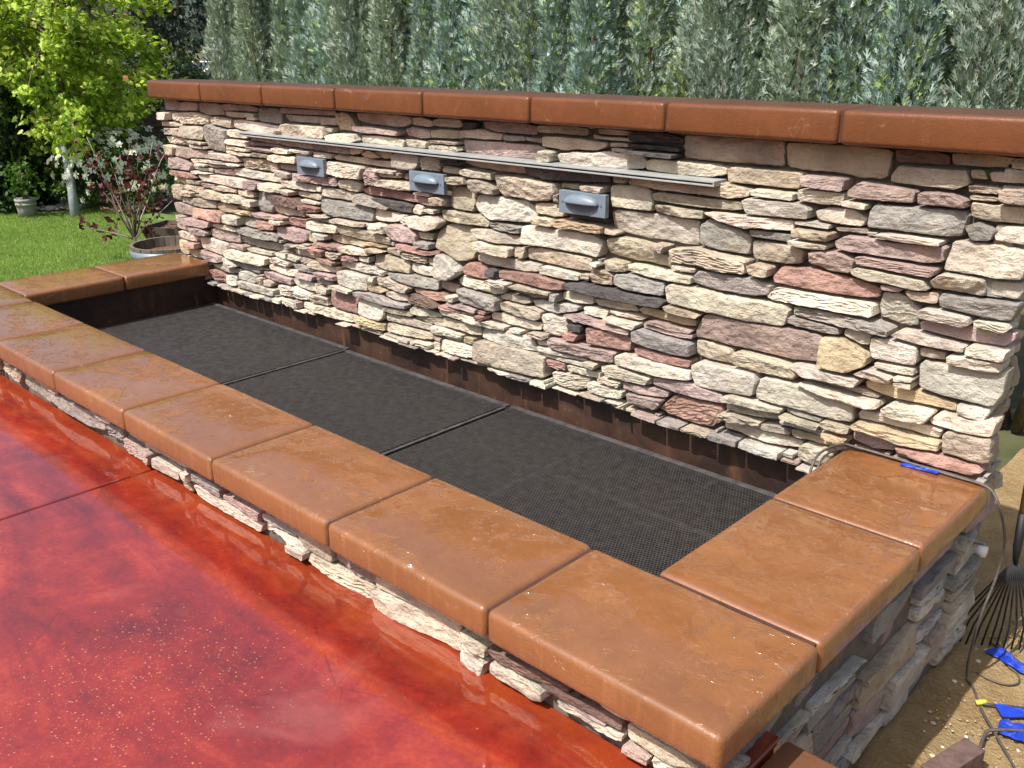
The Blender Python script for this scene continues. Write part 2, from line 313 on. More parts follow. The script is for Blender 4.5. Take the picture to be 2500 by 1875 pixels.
# stone outlines: colour key, then x,z in millimetres on the face of the wall
WALL_TXT = """
p1738,486 1741,464 1788,466 1833,464 1879,461 1924,464 1971,464 2018,464 2066,462 2113,462 2163,470 2212,476 2214,564 2202,574 2101,576 2000,568 1898,566 1797,566 1772,559
t2026,1080 2107,1076 2188,1076 2268,1067 2350,1069 2354,1160 2267,1165 2185,1165 2102,1166 2016,1160
l2529,470 2595,462 2659,462 2747,464 2768,510 2768,580 2768,582 2712,568 2654,565 2596,564 2537,562 2521,544
t1632,1078 1686,1077 1740,1076 1793,1077 1847,1078 1902,1079 1957,1079 2013,1080 2014,1139 2007,1166 1911,1166 1817,1165 1724,1165 1626,1160
l2552,862 2547,832 2595,833 2644,834 2692,832 2768,840 2768,924 2716,927 2669,930 2588,929 2564,923
c1627,574 1680,573 1731,571 1783,570 1834,571 1884,568 1935,566 1985,569 2034,571 2084,574 2100,631 2088,650 1974,649 1860,647 1745,652 1631,650 1610,631
g2311,928 2358,927 2404,928 2449,927 2495,926 2542,927 2588,932 2596,991 2585,1011 2521,1009 2456,1008 2392,1005 2328,1004 2313,979
l2004,302 2061,300 2118,302 2175,303 2232,302 2292,302 2351,309 2343,379 2281,382 2220,386 2158,393 2096,394 2018,387 1998,327
l1341,803 1395,792 1448,787 1502,781 1557,786 1610,786 1663,782 1716,788 1721,861 1720,879 1633,879 1547,881 1460,882 1373,882 1343,872
r2026,714 2092,711 2158,708 2222,711 2285,710 2330,712 2375,720 2378,751 2330,765 2280,772 2215,775 2151,786 2098,776 2046,772 2020,730
p2229,855 2279,848 2328,852 2377,850 2439,849 2502,846 2548,857 2552,907 2501,903 2451,902 2402,900 2354,903 2305,903 2257,902 2221,878
l903,688 958,689 1012,692 1082,693 1151,692 1221,691 1295,686 1320,747 1280,776 1209,778 1139,777 1069,775 999,778 951,774 903,766
t614,135 720,127 824,131 929,134 1037,142 1035,196 1037,241 956,241 876,241 796,241 715,241 666,234 618,221
t2356,1064 2402,1062 2447,1060 2496,1061 2546,1058 2585,1078 2574,1120 2524,1119 2475,1118 2427,1117 2377,1118 2355,1086
t1437,978 1499,976 1561,970 1624,971 1686,970 1743,970 1799,969 1856,967 1923,982 1927,1006 1871,1012 1815,1022 1718,1019 1622,1018 1525,1015 1429,999
l1745,327 1762,286 1817,290 1872,292 1932,300 1992,305 2006,370 1991,392 1935,391 1879,388 1824,387 1768,388 1742,365
c2033,652 2086,655 2139,659 2191,660 2264,660 2318,658 2372,661 2367,702 2322,707 2277,705 2232,706 2187,704 2138,704 2090,706 2038,705 2006,661
p2504,646 2569,642 2632,638 2688,642 2745,643 2768,669 2768,692 2718,688 2653,692 2592,684 2530,684 2500,671
g2555,726 2610,724 2664,720 2755,720 2768,769 2768,778 2718,776 2666,774 2613,774 2560,774 2549,756
r1728,126 1818,132 1868,172 1871,238 1818,235 1767,233 1715,234 1662,229 1626,190 1590,149 1637,133 1682,131
g1724,798 1779,788 1826,784 1874,784 1923,786 1931,826 1922,858 1869,873 1814,881 1758,892 1721,867
l667,782 726,764 778,768 830,771 881,771 933,776 973,786 981,842 911,871 852,865 793,868 742,867 690,870 636,862 624,810
g1721,662 1803,652 1855,653 1907,653 1959,654 2020,671 2026,707 1966,720 1911,717 1855,718 1800,715 1744,714 1719,688
c1099,1025 1152,1020 1202,1018 1272,1021 1342,1023 1412,1024 1484,1031 1490,1065 1461,1088 1388,1084 1315,1087 1242,1075 1169,1074 1088,1060
o2218,472 2267,471 2315,472 2372,508 2377,539 2332,562 2285,582 2218,572 2212,553
t1827,1018 1891,1017 1956,1018 2020,1016 2084,1018 2094,1058 2090,1073 2029,1074 1968,1073 1908,1073 1847,1074 1823,1067
p545,1024 606,1017 663,1018 720,1021 777,1022 837,1022 896,1023 956,1023 1015,1036 1014,1079 955,1086 896,1085 837,1085 778,1086 719,1084 660,1083 600,1082 541,1080
t1626,725 1676,722 1726,722 1775,720 1825,722 1878,722 1932,726 1930,776 1878,779 1827,780 1777,784 1726,790 1674,780 1619,770
t2627,289 2686,290 2745,286 2768,299 2763,377 2698,371 2633,366 2622,350
t771,902 801,868 860,872 919,874 977,870 1027,876 1077,885 1095,913 1091,949 1019,955 947,961 876,960 804,960 760,957
t1326,706 1394,701 1458,696 1510,699 1561,699 1614,698 1626,725 1583,746 1539,770 1485,778 1431,782 1377,780 1325,768
t368,600 434,588 515,558 563,565 608,580 634,633 637,683 593,721 526,722 461,722 427,708 379,673
l2374,657 2456,644 2497,651 2499,712 2453,746 2382,745 2369,703
o2368,430 2417,419 2467,414 2518,417 2568,420 2646,421 2647,448 2584,457 2520,459 2456,464 2392,465 2364,453
c1489,1029 1556,1025 1620,1023 1684,1024 1749,1024 1822,1042 1823,1067 1747,1074 1672,1074 1596,1076 1520,1076 1485,1064
g2109,616 2163,616 2217,615 2271,614 2325,614 2378,613 2431,612 2431,637 2370,649 2309,654 2251,656 2193,656 2107,651
c2600,990 2646,982 2699,985 2752,987 2745,1036 2696,1035 2647,1035 2598,1036 2594,1019
c1916,924 1970,926 2024,928 2079,930 2133,932 2136,968 2088,985 2033,984 1978,983 1923,982 1898,971
p2246,1014 2286,1008 2339,1010 2392,1011 2445,1013 2449,1051 2391,1057 2333,1061 2274,1064 2242,1031
l2378,531 2442,532 2507,533 2520,549 2514,601 2467,606 2420,608 2374,603 2370,570
t1936,776 2002,774 2069,776 2110,784 2124,833 2080,846 2030,845 1980,845 1930,842
t1900,399 1967,397 2033,394 2082,399 2132,398 2145,423 2115,451 2068,457 2021,459 1973,460 1925,460 1896,444
c1862,878 1912,875 1962,885 2011,884 2084,889 2080,926 2006,924 1932,923 1857,923 1783,922 1744,910 1802,890
d1151,542 1226,542 1300,540 1375,542 1449,542 1498,543 1547,547 1597,548 1620,578 1594,589 1545,585 1496,583 1448,582 1391,588 1335,584 1278,584 1220,586 1144,569
t1541,929 1591,927 1640,925 1689,924 1742,924 1794,926 1847,927 1898,935 1894,966 1813,964 1731,964 1650,966 1569,966 1532,957
t915,627 968,625 1022,624 1075,625 1128,622 1194,622 1260,627 1264,684 1196,685 1131,688 1065,687 999,688 923,679
r2504,253 2555,247 2604,244 2661,243 2719,242 2753,265 2737,286 2686,285 2635,285 2584,286 2499,280
c1350,885 1395,886 1440,886 1485,886 1530,888 1536,916 1513,968 1460,980 1400,973 1337,967
c2585,370 2640,370 2696,371 2761,377 2768,436 2755,433 2706,418 2655,417 2603,416 2576,381
d932,970 996,962 1061,956 1131,961 1202,962 1272,967 1342,974 1339,1008 1236,1009 1135,1010 1034,1007 931,1006
c1402,291 1468,289 1532,289 1596,288 1660,294 1746,307 1743,346 1666,345 1588,344 1511,343 1434,344 1402,328
c2363,321 2452,330 2506,328 2561,327 2613,324 2624,364 2607,366 2554,365 2500,364 2447,364 2368,364 2356,340
g1474,397 1534,391 1594,389 1654,384 1740,392 1736,446 1681,448 1626,450 1570,453 1515,460 1477,444
c2288,781 2340,769 2394,772 2442,768 2489,765 2528,774 2510,804 2458,807 2408,807 2357,810 2306,810 2280,801
t2534,780 2580,779 2625,779 2670,777 2676,790 2668,832 2610,832 2552,832 2523,801
o2352,292 2424,288 2477,288 2530,286 2583,290 2623,294 2622,324 2557,324 2492,325 2428,323 2363,323 2346,303
c1875,149 1932,145 1985,143 2039,142 2105,144 2171,158 2177,188 2107,188 2039,188 1971,189 1903,192 1870,179
p1572,245 1624,242 1675,237 1727,239 1779,238 1828,243 1877,247 1873,282 1826,288 1779,293 1732,300 1680,293 1629,286 1575,279
t2525,1125 2574,1125 2623,1125 2672,1129 2674,1163 2622,1165 2571,1165 2518,1162
p2144,795 2222,778 2288,781 2293,829 2250,845 2204,848 2141,838
p1064,278 1145,279 1226,281 1306,278 1387,286 1394,338 1334,337 1276,333 1219,340 1159,338 1111,333 1060,327
p2302,814 2358,814 2413,812 2472,810 2531,812 2541,841 2486,842 2432,844 2378,846 2323,848 2292,841
g-494,671 -441,656 -387,648 -329,656 -273,657 -216,658 -160,658 -73,662 -62,705 -85,734 -173,735 -261,736 -350,737 -438,740 -486,728
b2370,1121 2421,1122 2471,1122 2520,1124 2518,1154 2466,1165 2415,1165 2358,1161
r1258,340 1311,341 1361,344 1412,345 1462,352 1470,405 1451,418 1393,418 1336,419 1278,420 1246,411
g1376,601 1432,586 1490,589 1547,591 1605,592 1610,628 1604,646 1547,649 1492,653 1437,654 1375,639
c2155,931 2204,926 2253,926 2301,927 2311,954 2264,980 2184,978 2140,960
t997,1081 1059,1076 1121,1070 1173,1079 1226,1080 1278,1082 1319,1102 1314,1116 1256,1118 1197,1124 1139,1124 1080,1126 997,1121
l662,240 714,239 763,235 813,232 867,235 920,239 974,242 983,254 947,309 884,304 821,309 758,299 696,296 658,285
t-180,1124 -134,1113 -87,1106 -36,1106 16,1105 68,1104 119,1102 178,1112 235,1132 231,1164 126,1165 23,1166 -80,1163 -185,1159
c2127,440 2171,422 2218,428 2282,430 2347,431 2362,464 2306,465 2252,465 2197,466 2143,464 2114,453
r774,526 833,527 891,526 949,529 1008,527 1066,526 1138,538 1132,569 1069,573 1008,581 949,577 890,572 831,568 772,564
c621,578 673,566 732,569 792,570 851,572 910,572 986,584 993,618 943,619 894,619 846,622 797,620 747,620 698,622 648,622 623,598
c2605,566 2658,566 2712,565 2752,572 2755,608 2704,604 2652,604 2601,596
c2512,606 2590,606 2647,608 2647,629 2599,635 2550,638 2502,643 2452,640 2432,620
t1740,396 1790,392 1841,392 1892,394 1896,413 1890,453 1826,459 1763,464 1736,454
c2442,364 2505,361 2570,368 2594,413 2548,414 2503,410 2457,408 2434,383
c2088,985 2172,980 2237,985 2237,1028 2186,1027 2135,1027 2084,1024
p2455,1011 2522,1014 2589,1014 2588,1038 2547,1054 2499,1055 2452,1049
p2341,241 2407,230 2492,249 2492,280 2431,286 2371,293 2344,280
t659,970 710,969 761,963 813,964 869,965 925,965 928,1005 853,1012 781,1013 708,1013 635,1014 561,991 610,977
t2569,194 2725,194 2726,214 2724,234 2570,234 2570,214
r-119,784 -49,784 22,786 92,787 162,787 211,784 260,788 309,781 362,780 362,819 292,820 224,828 155,828 87,832 29,832 -29,830 -87,830 -162,806
c2503,686 2569,684 2635,682 2654,697 2649,718 2584,719 2520,724 2502,712
c1443,662 1492,659 1540,654 1588,653 1637,654 1723,656 1720,685 1662,690 1604,691 1546,693 1488,694 1435,688
p672,1132 733,1118 793,1118 852,1117 912,1117 963,1117 963,1152 889,1166 814,1166 740,1166 663,1161
c-766,1021 -667,1018 -572,1021 -477,1023 -379,1030 -384,1071 -394,1088 -478,1087 -561,1086 -645,1086 -728,1086 -780,1076
p2103,1032 2170,1029 2237,1025 2237,1070 2190,1071 2143,1071 2095,1069
l2419,106 2581,106 2580,126 2580,145 2420,147 2418,126
t465,793 510,786 555,784 619,785 628,866 599,892 533,887 469,880
c2676,934 2762,932 2753,984 2690,980 2667,949
t-348,569 -292,567 -236,565 -180,562 -124,561 -78,562 -32,563 15,564 61,565 60,602 10,610 -40,612 -106,619 -172,623 -239,624 -305,624 -362,604
c2683,780 2757,780 2768,809 2757,834 2676,824
r1490,348 1548,344 1605,340 1670,346 1736,351 1742,385 1688,384 1634,383 1580,383 1526,386 1480,372
o1498,502 1557,501 1617,499 1676,497 1739,502 1745,531 1688,534 1632,535 1575,541 1518,542 1480,523
g527,384 586,379 642,377 698,374 768,378 768,438 708,439 653,441 597,445 542,450 520,441
c2193,385 2242,382 2290,378 2338,374 2387,370 2428,381 2418,400 2360,399 2304,402 2248,406 2191,408 2150,401
t423,732 475,726 526,726 578,726 642,729 706,730 716,752 687,774 604,780 545,781 485,783 423,782
t-89,447 -41,442 8,438 56,442 101,446 146,449 191,451 190,510 136,515 83,515 29,518 -33,515 -95,512
r-484,182 -436,173 -390,173 -344,172 -292,175 -236,174 -245,205 -224,252 -234,276 -281,277 -327,277 -373,280 -419,280 -472,264
c1349,226 1399,229 1450,231 1500,234 1550,236 1572,277 1513,277 1455,284 1397,286 1346,273
c2171,132 2229,120 2269,134 2300,185 2248,190 2197,194 2175,178
d1416,1123 1469,1124 1522,1124 1576,1124 1629,1125 1631,1147 1576,1161 1521,1163 1466,1164 1411,1152
t1541,886 1592,883 1644,879 1694,882 1743,884 1745,918 1693,919 1642,919 1591,922 1540,918
t771,385 831,379 890,376 978,377 1016,399 1019,432 964,438 909,432 858,433 806,434 767,419
c2443,149 2579,151 2580,170 2578,190 2444,191 2443,170
c1069,129 1126,121 1181,116 1261,156 1256,195 1207,194 1160,190 1113,186 1062,180
g2089,587 2145,581 2201,578 2273,585 2271,609 2213,612 2155,614 2097,618 2087,606
g43,408 100,403 157,399 214,398 272,402 330,404 391,408 395,455 344,458 293,458 242,458 191,452 135,444 78,439 20,434
c-391,863 -342,860 -292,854 -243,856 -180,858 -112,855 -103,920 -163,923 -220,926 -278,926 -335,928 -390,924
c707,330 763,331 820,326 876,331 933,326 1003,343 1016,377 940,374 865,373 791,375 717,370 702,353
c2652,609 2684,604 2760,607 2763,645 2711,642 2660,639 2650,630
c1032,339 1089,336 1146,341 1164,392 1145,428 1097,428 1048,432 1022,418
g-1562,961 -1526,902 -1470,897 -1415,897 -1359,896 -1319,975 -1321,1023 -1381,1031 -1438,1035 -1496,1050 -1554,1025
c1885,228 1931,229 1978,230 2024,230 2083,238 2085,266 2032,267 1980,268 1928,271 1882,254
t2637,1090 2686,1090 2734,1092 2732,1123 2678,1124 2627,1120
t655,682 713,676 771,672 836,679 901,685 901,718 845,722 789,723 733,727 677,726 611,718
p1216,422 1273,424 1329,420 1386,417 1467,416 1467,442 1406,448 1345,453 1284,451 1223,466 1134,438
l516,461 568,449 625,449 682,447 739,444 792,459 809,485 741,490 676,498 610,500 543,508 511,484
c1320,234 1370,236 1418,234 1466,233 1515,232 1564,240 1567,281 1504,276 1440,272 1376,268 1313,264
l378,468 460,464 532,504 543,526 471,576 404,584 380,558
p46,613 91,594 138,596 198,598 259,601 262,646 207,674 141,679 75,674 27,658
o2141,200 2198,199 2254,195 2313,185 2329,224 2276,229 2223,227 2170,228 2131,222
t966,1130 1025,1129 1085,1131 1144,1128 1215,1128 1221,1159 1155,1166 1092,1165 1029,1165 965,1157
l-371,312 -292,306 -240,302 -188,310 -136,314 -122,338 -127,394 -188,393 -247,391 -307,392 -366,386
c-718,127 -665,121 -615,116 -567,114 -519,110 -470,108 -410,113 -352,119 -293,123 -231,136 -245,172 -345,167 -445,167 -545,162 -645,162 -715,160
t2671,1045 2693,1039 2744,1039 2735,1088 2669,1081
c-1247,1038 -1179,1028 -1113,1024 -1048,1020 -982,1016 -927,1021 -874,1025 -818,1033 -811,1066 -923,1072 -1035,1078 -1147,1084 -1259,1081
c2651,417 2731,416 2742,463 2694,460 2646,456
c-115,1026 -58,1017 -3,1012 57,1015 116,1017 178,1023 187,1053 141,1064 94,1066 48,1066 1,1068 -57,1065 -117,1064
o1100,783 1150,783 1199,783 1248,782 1330,784 1329,813 1283,820 1238,817 1192,819 1146,822 1092,816
t122,936 174,929 227,929 279,935 302,955 314,997 266,1008 219,1008 172,1008 126,995
c-341,931 -286,931 -231,930 -176,928 -121,926 -67,925 -12,925 42,924 116,924 119,954 65,959 11,957 -42,956 -108,964 -174,961 -241,963 -307,965 -350,951
g2615,928 2667,933 2676,964 2620,984 2591,968
c-222,178 -138,173 -55,174 -18,207 -25,266 -73,269 -122,269 -170,272 -220,258
c221,676 284,670 347,670 407,694 435,725 386,748 334,745 285,729 235,730 181,721
c1887,264 1942,269 1995,270 2049,270 2102,274 2107,295 2058,295 2009,298 1961,299 1912,299 1876,283
c403,300 469,300 534,299 600,297 666,296 714,299 761,301 809,302 815,324 720,326 626,329 531,331 437,335 404,327
t2583,149 2683,149 2683,170 2682,190 2584,190 2582,170
c389,124 449,118 503,121 557,123 611,138 611,185 558,185 506,186 451,182 392,180
l968,440 1032,433 1097,432 1155,450 1213,469 1210,486 1153,486 1096,478 1039,476 982,470 953,462
c2356,906 2404,904 2451,902 2496,904 2541,905 2541,920 2489,921 2436,923 2384,924 2349,918
t2087,872 2150,871 2213,874 2215,904 2150,905 2085,906
c-1636,714 -1582,715 -1528,716 -1475,712 -1421,716 -1355,714 -1290,712 -1224,714 -1158,717 -1155,766 -1262,771 -1367,763 -1471,764 -1576,759 -1630,755 -1686,750
c-9,131 74,134 154,139 235,145 318,154 301,192 228,189 156,187 85,184 12,184 -20,172
p1461,140 1519,130 1575,145 1628,200 1568,194 1511,189 1451,184
c635,632 694,626 742,624 790,621 855,628 855,672 799,670 743,666 675,678 631,666
c2585,105 2683,105 2684,126 2682,145 2586,146 2585,126
t400,241 465,243 530,244 594,238 659,248 650,292 588,291 526,290 464,290 401,289
c-1454,299 -1398,293 -1342,294 -1286,295 -1230,294 -1180,296 -1130,297 -1080,295 -1031,311 -1022,356 -1116,358 -1209,358 -1301,354 -1394,354 -1446,337
g-1016,1080 -959,1076 -903,1076 -846,1074 -786,1074 -790,1146 -850,1159 -910,1157 -969,1158 -1029,1143
c-1752,302 -1700,298 -1649,296 -1598,294 -1547,291 -1492,291 -1442,315 -1442,380 -1511,383 -1576,385 -1641,390 -1707,388 -1767,366
p1432,194 1495,193 1558,195 1639,208 1644,236 1590,237 1537,232 1484,227 1431,224
c-1283,781 -1226,777 -1169,777 -1113,776 -1056,776 -1000,774 -943,774 -887,774 -829,776 -819,806 -905,819 -992,820 -1079,822 -1166,827 -1233,825 -1300,813
c-965,145 -883,149 -806,156 -729,163 -651,176 -641,213 -707,223 -771,234 -823,225 -875,222 -926,217 -982,202
t203,240 261,237 318,232 378,234 437,236 496,239 558,237 563,270 506,273 448,275 391,278 342,273 292,268 243,264 194,259
p-898,494 -841,477 -784,475 -725,470 -668,485 -615,510 -624,545 -677,551 -730,553 -784,554 -842,551 -901,541
t2190,411 2245,408 2300,406 2356,403 2411,400 2417,413 2360,430 2302,425 2246,423 2189,424
c1264,143 1354,136 1431,150 1433,187 1376,189 1320,189 1262,185
p-685,806 -632,805 -579,802 -526,803 -473,802 -420,801 -367,803 -314,806 -314,854 -400,849 -452,846 -504,844 -556,842 -608,842 -696,843
g1929,851 1977,850 2025,850 2073,851 2080,880 2027,880 1975,880 1923,878
t541,1084 600,1086 660,1086 719,1088 778,1089 788,1115 726,1120 663,1132 601,1122 540,1118
c1004,580 1056,580 1108,576 1158,579 1208,584 1209,611 1160,617 1113,618 1065,619 1016,620 998,606
g-1283,402 -1219,397 -1159,397 -1099,396 -1038,394 -979,396 -920,400 -860,407 -843,442 -933,450 -1022,445 -1112,447 -1202,450 -1290,442
c1283,500 1349,498 1413,502 1487,507 1467,538 1419,537 1373,538 1327,535 1281,530
c-13,186 41,189 92,190 148,192 204,195 260,197 316,199 318,236 246,234 173,237 100,233 28,232 -13,221
c985,822 1031,821 1076,817 1121,824 1133,843 1112,872 1046,874 980,865
t2474,733 2550,731 2552,772 2500,765 2450,762
g-1309,458 -1239,453 -1169,454 -1098,453 -1028,450 -981,453 -935,455 -886,458 -877,492 -934,507 -991,507 -1049,508 -1113,499 -1176,499 -1240,498 -1305,493
c1935,988 1984,987 2033,985 2082,984 2081,1012 2030,1011 1980,1013 1930,1012
c-1865,1044 -1834,1024 -1754,1028 -1675,1031 -1596,1033 -1515,1045 -1500,1085 -1559,1091 -1618,1101 -1678,1104 -1733,1099 -1789,1097 -1844,1092
p-787,1128 -673,1130 -559,1132 -445,1134 -331,1135 -329,1162 -444,1163 -559,1164 -673,1163 -789,1162
t-474,747 -413,742 -351,741 -302,741 -252,741 -203,742 -179,782 -239,789 -297,794 -364,798 -431,796 -463,781
t-326,1069 -258,1068 -191,1068 -172,1106 -207,1158 -265,1163 -322,1152
l1957,107 2115,105 2116,122 2114,138 1958,137 1956,122
t-1189,825 -1119,826 -1049,827 -979,825 -908,829 -901,894 -971,893 -1042,889 -1112,890 -1187,885
c-368,397 -314,397 -259,397 -205,398 -151,398 -69,409 -60,436 -128,456 -178,453 -228,447 -277,444 -326,441 -370,427
c2092,227 2146,231 2197,232 2248,230 2253,252 2202,255 2154,258 2105,264 2087,257
c2283,589 2336,566 2370,570 2370,612 2303,616 2281,606
g-229,276 -165,276 -101,274 -38,272 26,270 72,275 118,277 165,280 172,304 119,301 68,299 19,302 -9,320 -66,316 -122,316 -177,306 -233,300
c2479,194 2565,194 2564,214 2564,235 2480,234 2480,214
c-9,836 49,837 108,835 166,832 241,837 245,880 192,880 143,880 79,878 15,875 -8,848
p-1918,841 -1852,836 -1787,830 -1722,844 -1656,845 -1611,847 -1566,849 -1521,851 -1503,896 -1602,897 -1701,896 -1800,900 -1901,899
t1265,588 1316,588 1369,590 1372,638 1282,656 1262,625
p-492,968 -443,968 -396,968 -348,966 -290,968 -232,969 -173,968 -169,1002 -250,1009 -330,1007 -409,1008 -491,1003
c2663,692 2742,689 2760,704 2746,720 2657,714
d74,736 148,730 226,737 235,773 162,784 101,782 41,782 -20,782 -80,778 -28,767 23,755
t608,894 640,868 704,874 766,872 771,902 724,923 672,930 607,924
b176,316 226,308 275,310 324,310 373,318 397,334 316,373 271,369 225,369 180,360
c2408,463 2455,467 2457,493 2371,502 2336,477
t2345,193 2461,194 2462,209 2460,223 2346,224 2345,209
c1118,498 1190,490 1276,502 1275,538 1214,538 1155,538 1117,528
c-57,670 -9,671 38,673 86,678 145,694 144,722 95,730 46,726 -3,728 -52,730 -80,724
t2345,151 2437,150 2437,170 2436,191 2346,189 2346,170
r-1772,494 -1687,495 -1604,496 -1521,493 -1436,497 -1422,537 -1439,561 -1520,563 -1600,558 -1680,556 -1762,555
r560,506 607,505 654,503 701,507 702,536 664,564 592,574 543,534
t-48,362 4,356 54,352 104,351 179,357 204,389 156,393 110,395 64,400 26,416 -48,404
p-164,1077 -108,1071 -52,1070 -2,1073 48,1072 98,1071 149,1069 165,1092 111,1097 58,1099 4,1103 -49,1107 -109,1106 -170,1102
t-1830,958 -1763,952 -1695,951 -1628,951 -1560,950 -1541,1015 -1610,1027 -1679,1026 -1749,1023 -1818,1022
t1971,187 2029,190 2087,192 2130,194 2135,210 2079,225 2021,214 1962,204
d1410,1099 1464,1099 1518,1100 1573,1100 1627,1100 1629,1117 1572,1119 1516,1120 1459,1119 1402,1119
g-1077,653 -1067,606 -1006,604 -944,604 -916,664 -930,717 -998,718 -1065,712
c2395,506 2441,502 2486,504 2520,510 2514,532 2451,527 2390,524
g-1611,1104 -1563,1096 -1516,1088 -1457,1090 -1399,1092 -1338,1093 -1363,1156 -1424,1163 -1481,1163 -1538,1164 -1600,1157
t-754,1088 -678,1090 -604,1090 -529,1089 -454,1088 -449,1130 -532,1129 -616,1128 -699,1127 -782,1126
p-1602,394 -1546,390 -1492,386 -1444,385 -1396,390 -1349,393 -1300,396 -1293,452 -1361,452 -1428,452 -1494,453 -1561,454 -1618,445
t1874,192 1925,197 1975,202 2026,206 2031,224 1974,227 1918,231 1868,217
b-892,657 -834,658 -776,660 -718,659 -659,658 -651,679 -704,720 -760,717 -816,717 -871,718 -926,708
t375,1122 432,1123 487,1123 542,1124 565,1138 545,1164 497,1164 452,1164 407,1162 362,1149
c-354,1018 -300,1017 -248,1015 -195,1014 -119,1034 -139,1067 -187,1065 -233,1063 -278,1064 -326,1057 -372,1045
t2586,1057 2669,1060 2669,1081 2583,1082
t1946,726 2015,727 2022,768 1961,772 1934,762
p181,1069 239,1068 294,1066 350,1072 352,1110 292,1112 230,1119 167,1102
t355,1073 415,1075 474,1075 534,1079 533,1114 474,1117 414,1117 355,1108
c341,1012 408,1011 475,1012 543,1032 531,1054 475,1052 419,1052 363,1050 334,1037
t-445,522 -396,517 -350,513 -304,520 -256,524 -209,525 -159,526 -165,556 -211,559 -256,561 -302,564 -348,566 -395,562 -442,556
t2687,107 2753,107 2752,126 2752,145 2688,147 2687,126
t2522,568 2595,569 2595,600 2517,601
t-1918,566 -1854,564 -1791,562 -1728,560 -1664,558 -1616,562 -1567,565 -1519,568 -1500,614 -1601,614 -1702,617 -1801,605 -1902,600
c-799,758 -729,757 -658,757 -588,756 -517,758 -512,794 -568,797 -623,799 -679,802 -725,805 -770,799 -816,793
c-614,564 -550,556 -491,560 -431,563 -372,567 -362,600 -411,608 -461,610 -511,612 -561,616 -615,604
c2079,850 2141,842 2204,847 2210,865 2163,868 2118,868 2072,864
c-1333,136 -1251,132 -1170,130 -1089,128 -1005,131 -983,181 -1063,176 -1140,178 -1216,180 -1292,181 -1356,173
c196,468 243,462 290,460 372,467 373,510 314,512 254,512 193,509
p-2032,760 -1966,759 -1901,761 -1835,760 -1770,762 -1748,798 -1794,823 -1844,829 -1893,838 -1939,835 -1985,833 -2032,831
t306,954 308,937 361,935 414,933 428,959 411,1001 317,1001
p1455,139 1518,148 1581,138 1614,183 1561,179 1507,176 1454,172
g714,732 796,728 847,727 897,728 897,760 835,764 773,764 719,759
c565,938 624,930 686,933 751,929 753,962 702,963 652,965 600,972 566,957
t2683,1128 2728,1128 2727,1166 2678,1158
p1523,460 1575,457 1627,453 1679,450 1735,459 1735,478 1680,474 1626,473 1572,473 1517,478
c1148,197 1205,199 1260,199 1315,205 1314,234 1258,235 1202,231 1146,228
d1407,1085 1462,1084 1516,1081 1570,1080 1625,1079 1627,1097 1571,1098 1514,1098 1458,1098 1402,1099
r227,373 276,368 325,361 382,355 439,363 456,392 404,403 351,399 298,398 245,396 212,392
t1265,1138 1321,1140 1378,1140 1434,1141 1433,1152 1376,1165 1318,1165 1259,1162
t1629,540 1694,538 1758,540 1770,558 1707,566 1643,570 1610,563
g-203,742 -144,738 -85,734 -37,733 10,733 58,732 64,743 8,754 -47,766 -103,780 -161,792 -201,760
c319,194 374,187 426,202 478,205 531,208 546,233 497,233 448,234 398,236 349,237 318,229
c-309,798 -242,794 -173,789 -126,838 -186,852 -247,851 -308,843
t-667,969 -612,970 -556,969 -500,968 -495,1004 -583,1005 -668,1003 -753,1000 -838,984 -782,970 -725,968
t1335,648 1384,646 1433,655 1421,692 1329,694
p-2025,489 -1960,491 -1902,487 -1843,488 -1782,490 -1768,560 -1837,560 -1907,559 -1976,563 -2032,555
p1634,469 1680,472 1727,476 1734,492 1677,493 1622,495 1566,498 1525,484 1582,478
t2251,272 2297,265 2344,269 2345,294 2298,298 2251,298
c-629,362 -570,356 -511,358 -444,361 -375,369 -367,401 -421,402 -475,404 -530,409 -585,406 -634,376
r113,562 194,560 260,560 326,560 386,572 368,588 312,585 258,590 175,596 114,589
p-1067,230 -1001,219 -936,223 -870,228 -804,234 -806,269 -877,273 -945,276 -1014,277 -1087,271
g1837,107 1953,106 1954,122 1952,138 1838,138 1838,122
p-1336,1116 -1260,1123 -1187,1124 -1114,1124 -1040,1124 -1031,1150 -1113,1162 -1193,1162 -1274,1164 -1358,1157
c992,231 1040,231 1087,232 1135,232 1183,236 1231,238 1279,244 1245,257 1180,256 1116,252 1051,250 987,246
c2345,107 2411,106 2409,126 2410,146 2346,146 2344,126
c189,260 236,259 288,265 339,272 391,278 392,296 346,305 299,305 253,304 205,304 178,283
c-895,892 -813,882 -768,888 -722,888 -677,891 -630,890 -634,928 -682,929 -730,929 -778,929 -826,929 -883,920
p-97,833 -14,836 10,879 -22,920 -90,919
c1240,454 1290,456 1341,456 1349,493 1276,496 1226,488
p-1924,435 -1872,433 -1821,435 -1769,438 -1718,440 -1656,438 -1595,452 -1578,490 -1634,492 -1689,490 -1743,488 -1802,483 -1861,483 -1919,472
c983,251 1048,254 1112,256 1176,260 1241,262 1245,274 1180,276 1116,274 1051,280 985,276
t138,520 222,516 270,517 319,517 328,556 274,555 222,555 170,556 133,541
t787,436 850,438 914,436 952,451 933,472 869,471 806,470 772,448
c-901,615 -840,613 -782,611 -724,616 -666,616 -646,650 -702,653 -756,654 -810,656 -864,658 -918,654
o-228,136 -175,130 -125,129 -75,127 -22,131 -25,168 -84,169 -140,173 -196,179 -232,170
c-764,234 -705,229 -646,225 -584,230 -588,276 -644,280 -700,282 -758,294 -800,267
c1352,456 1399,453 1446,449 1492,445 1507,476 1453,475 1400,475 1348,475
c-793,406 -730,403 -667,410 -605,407 -543,412 -533,437 -591,448 -647,449 -703,451 -760,440 -804,431
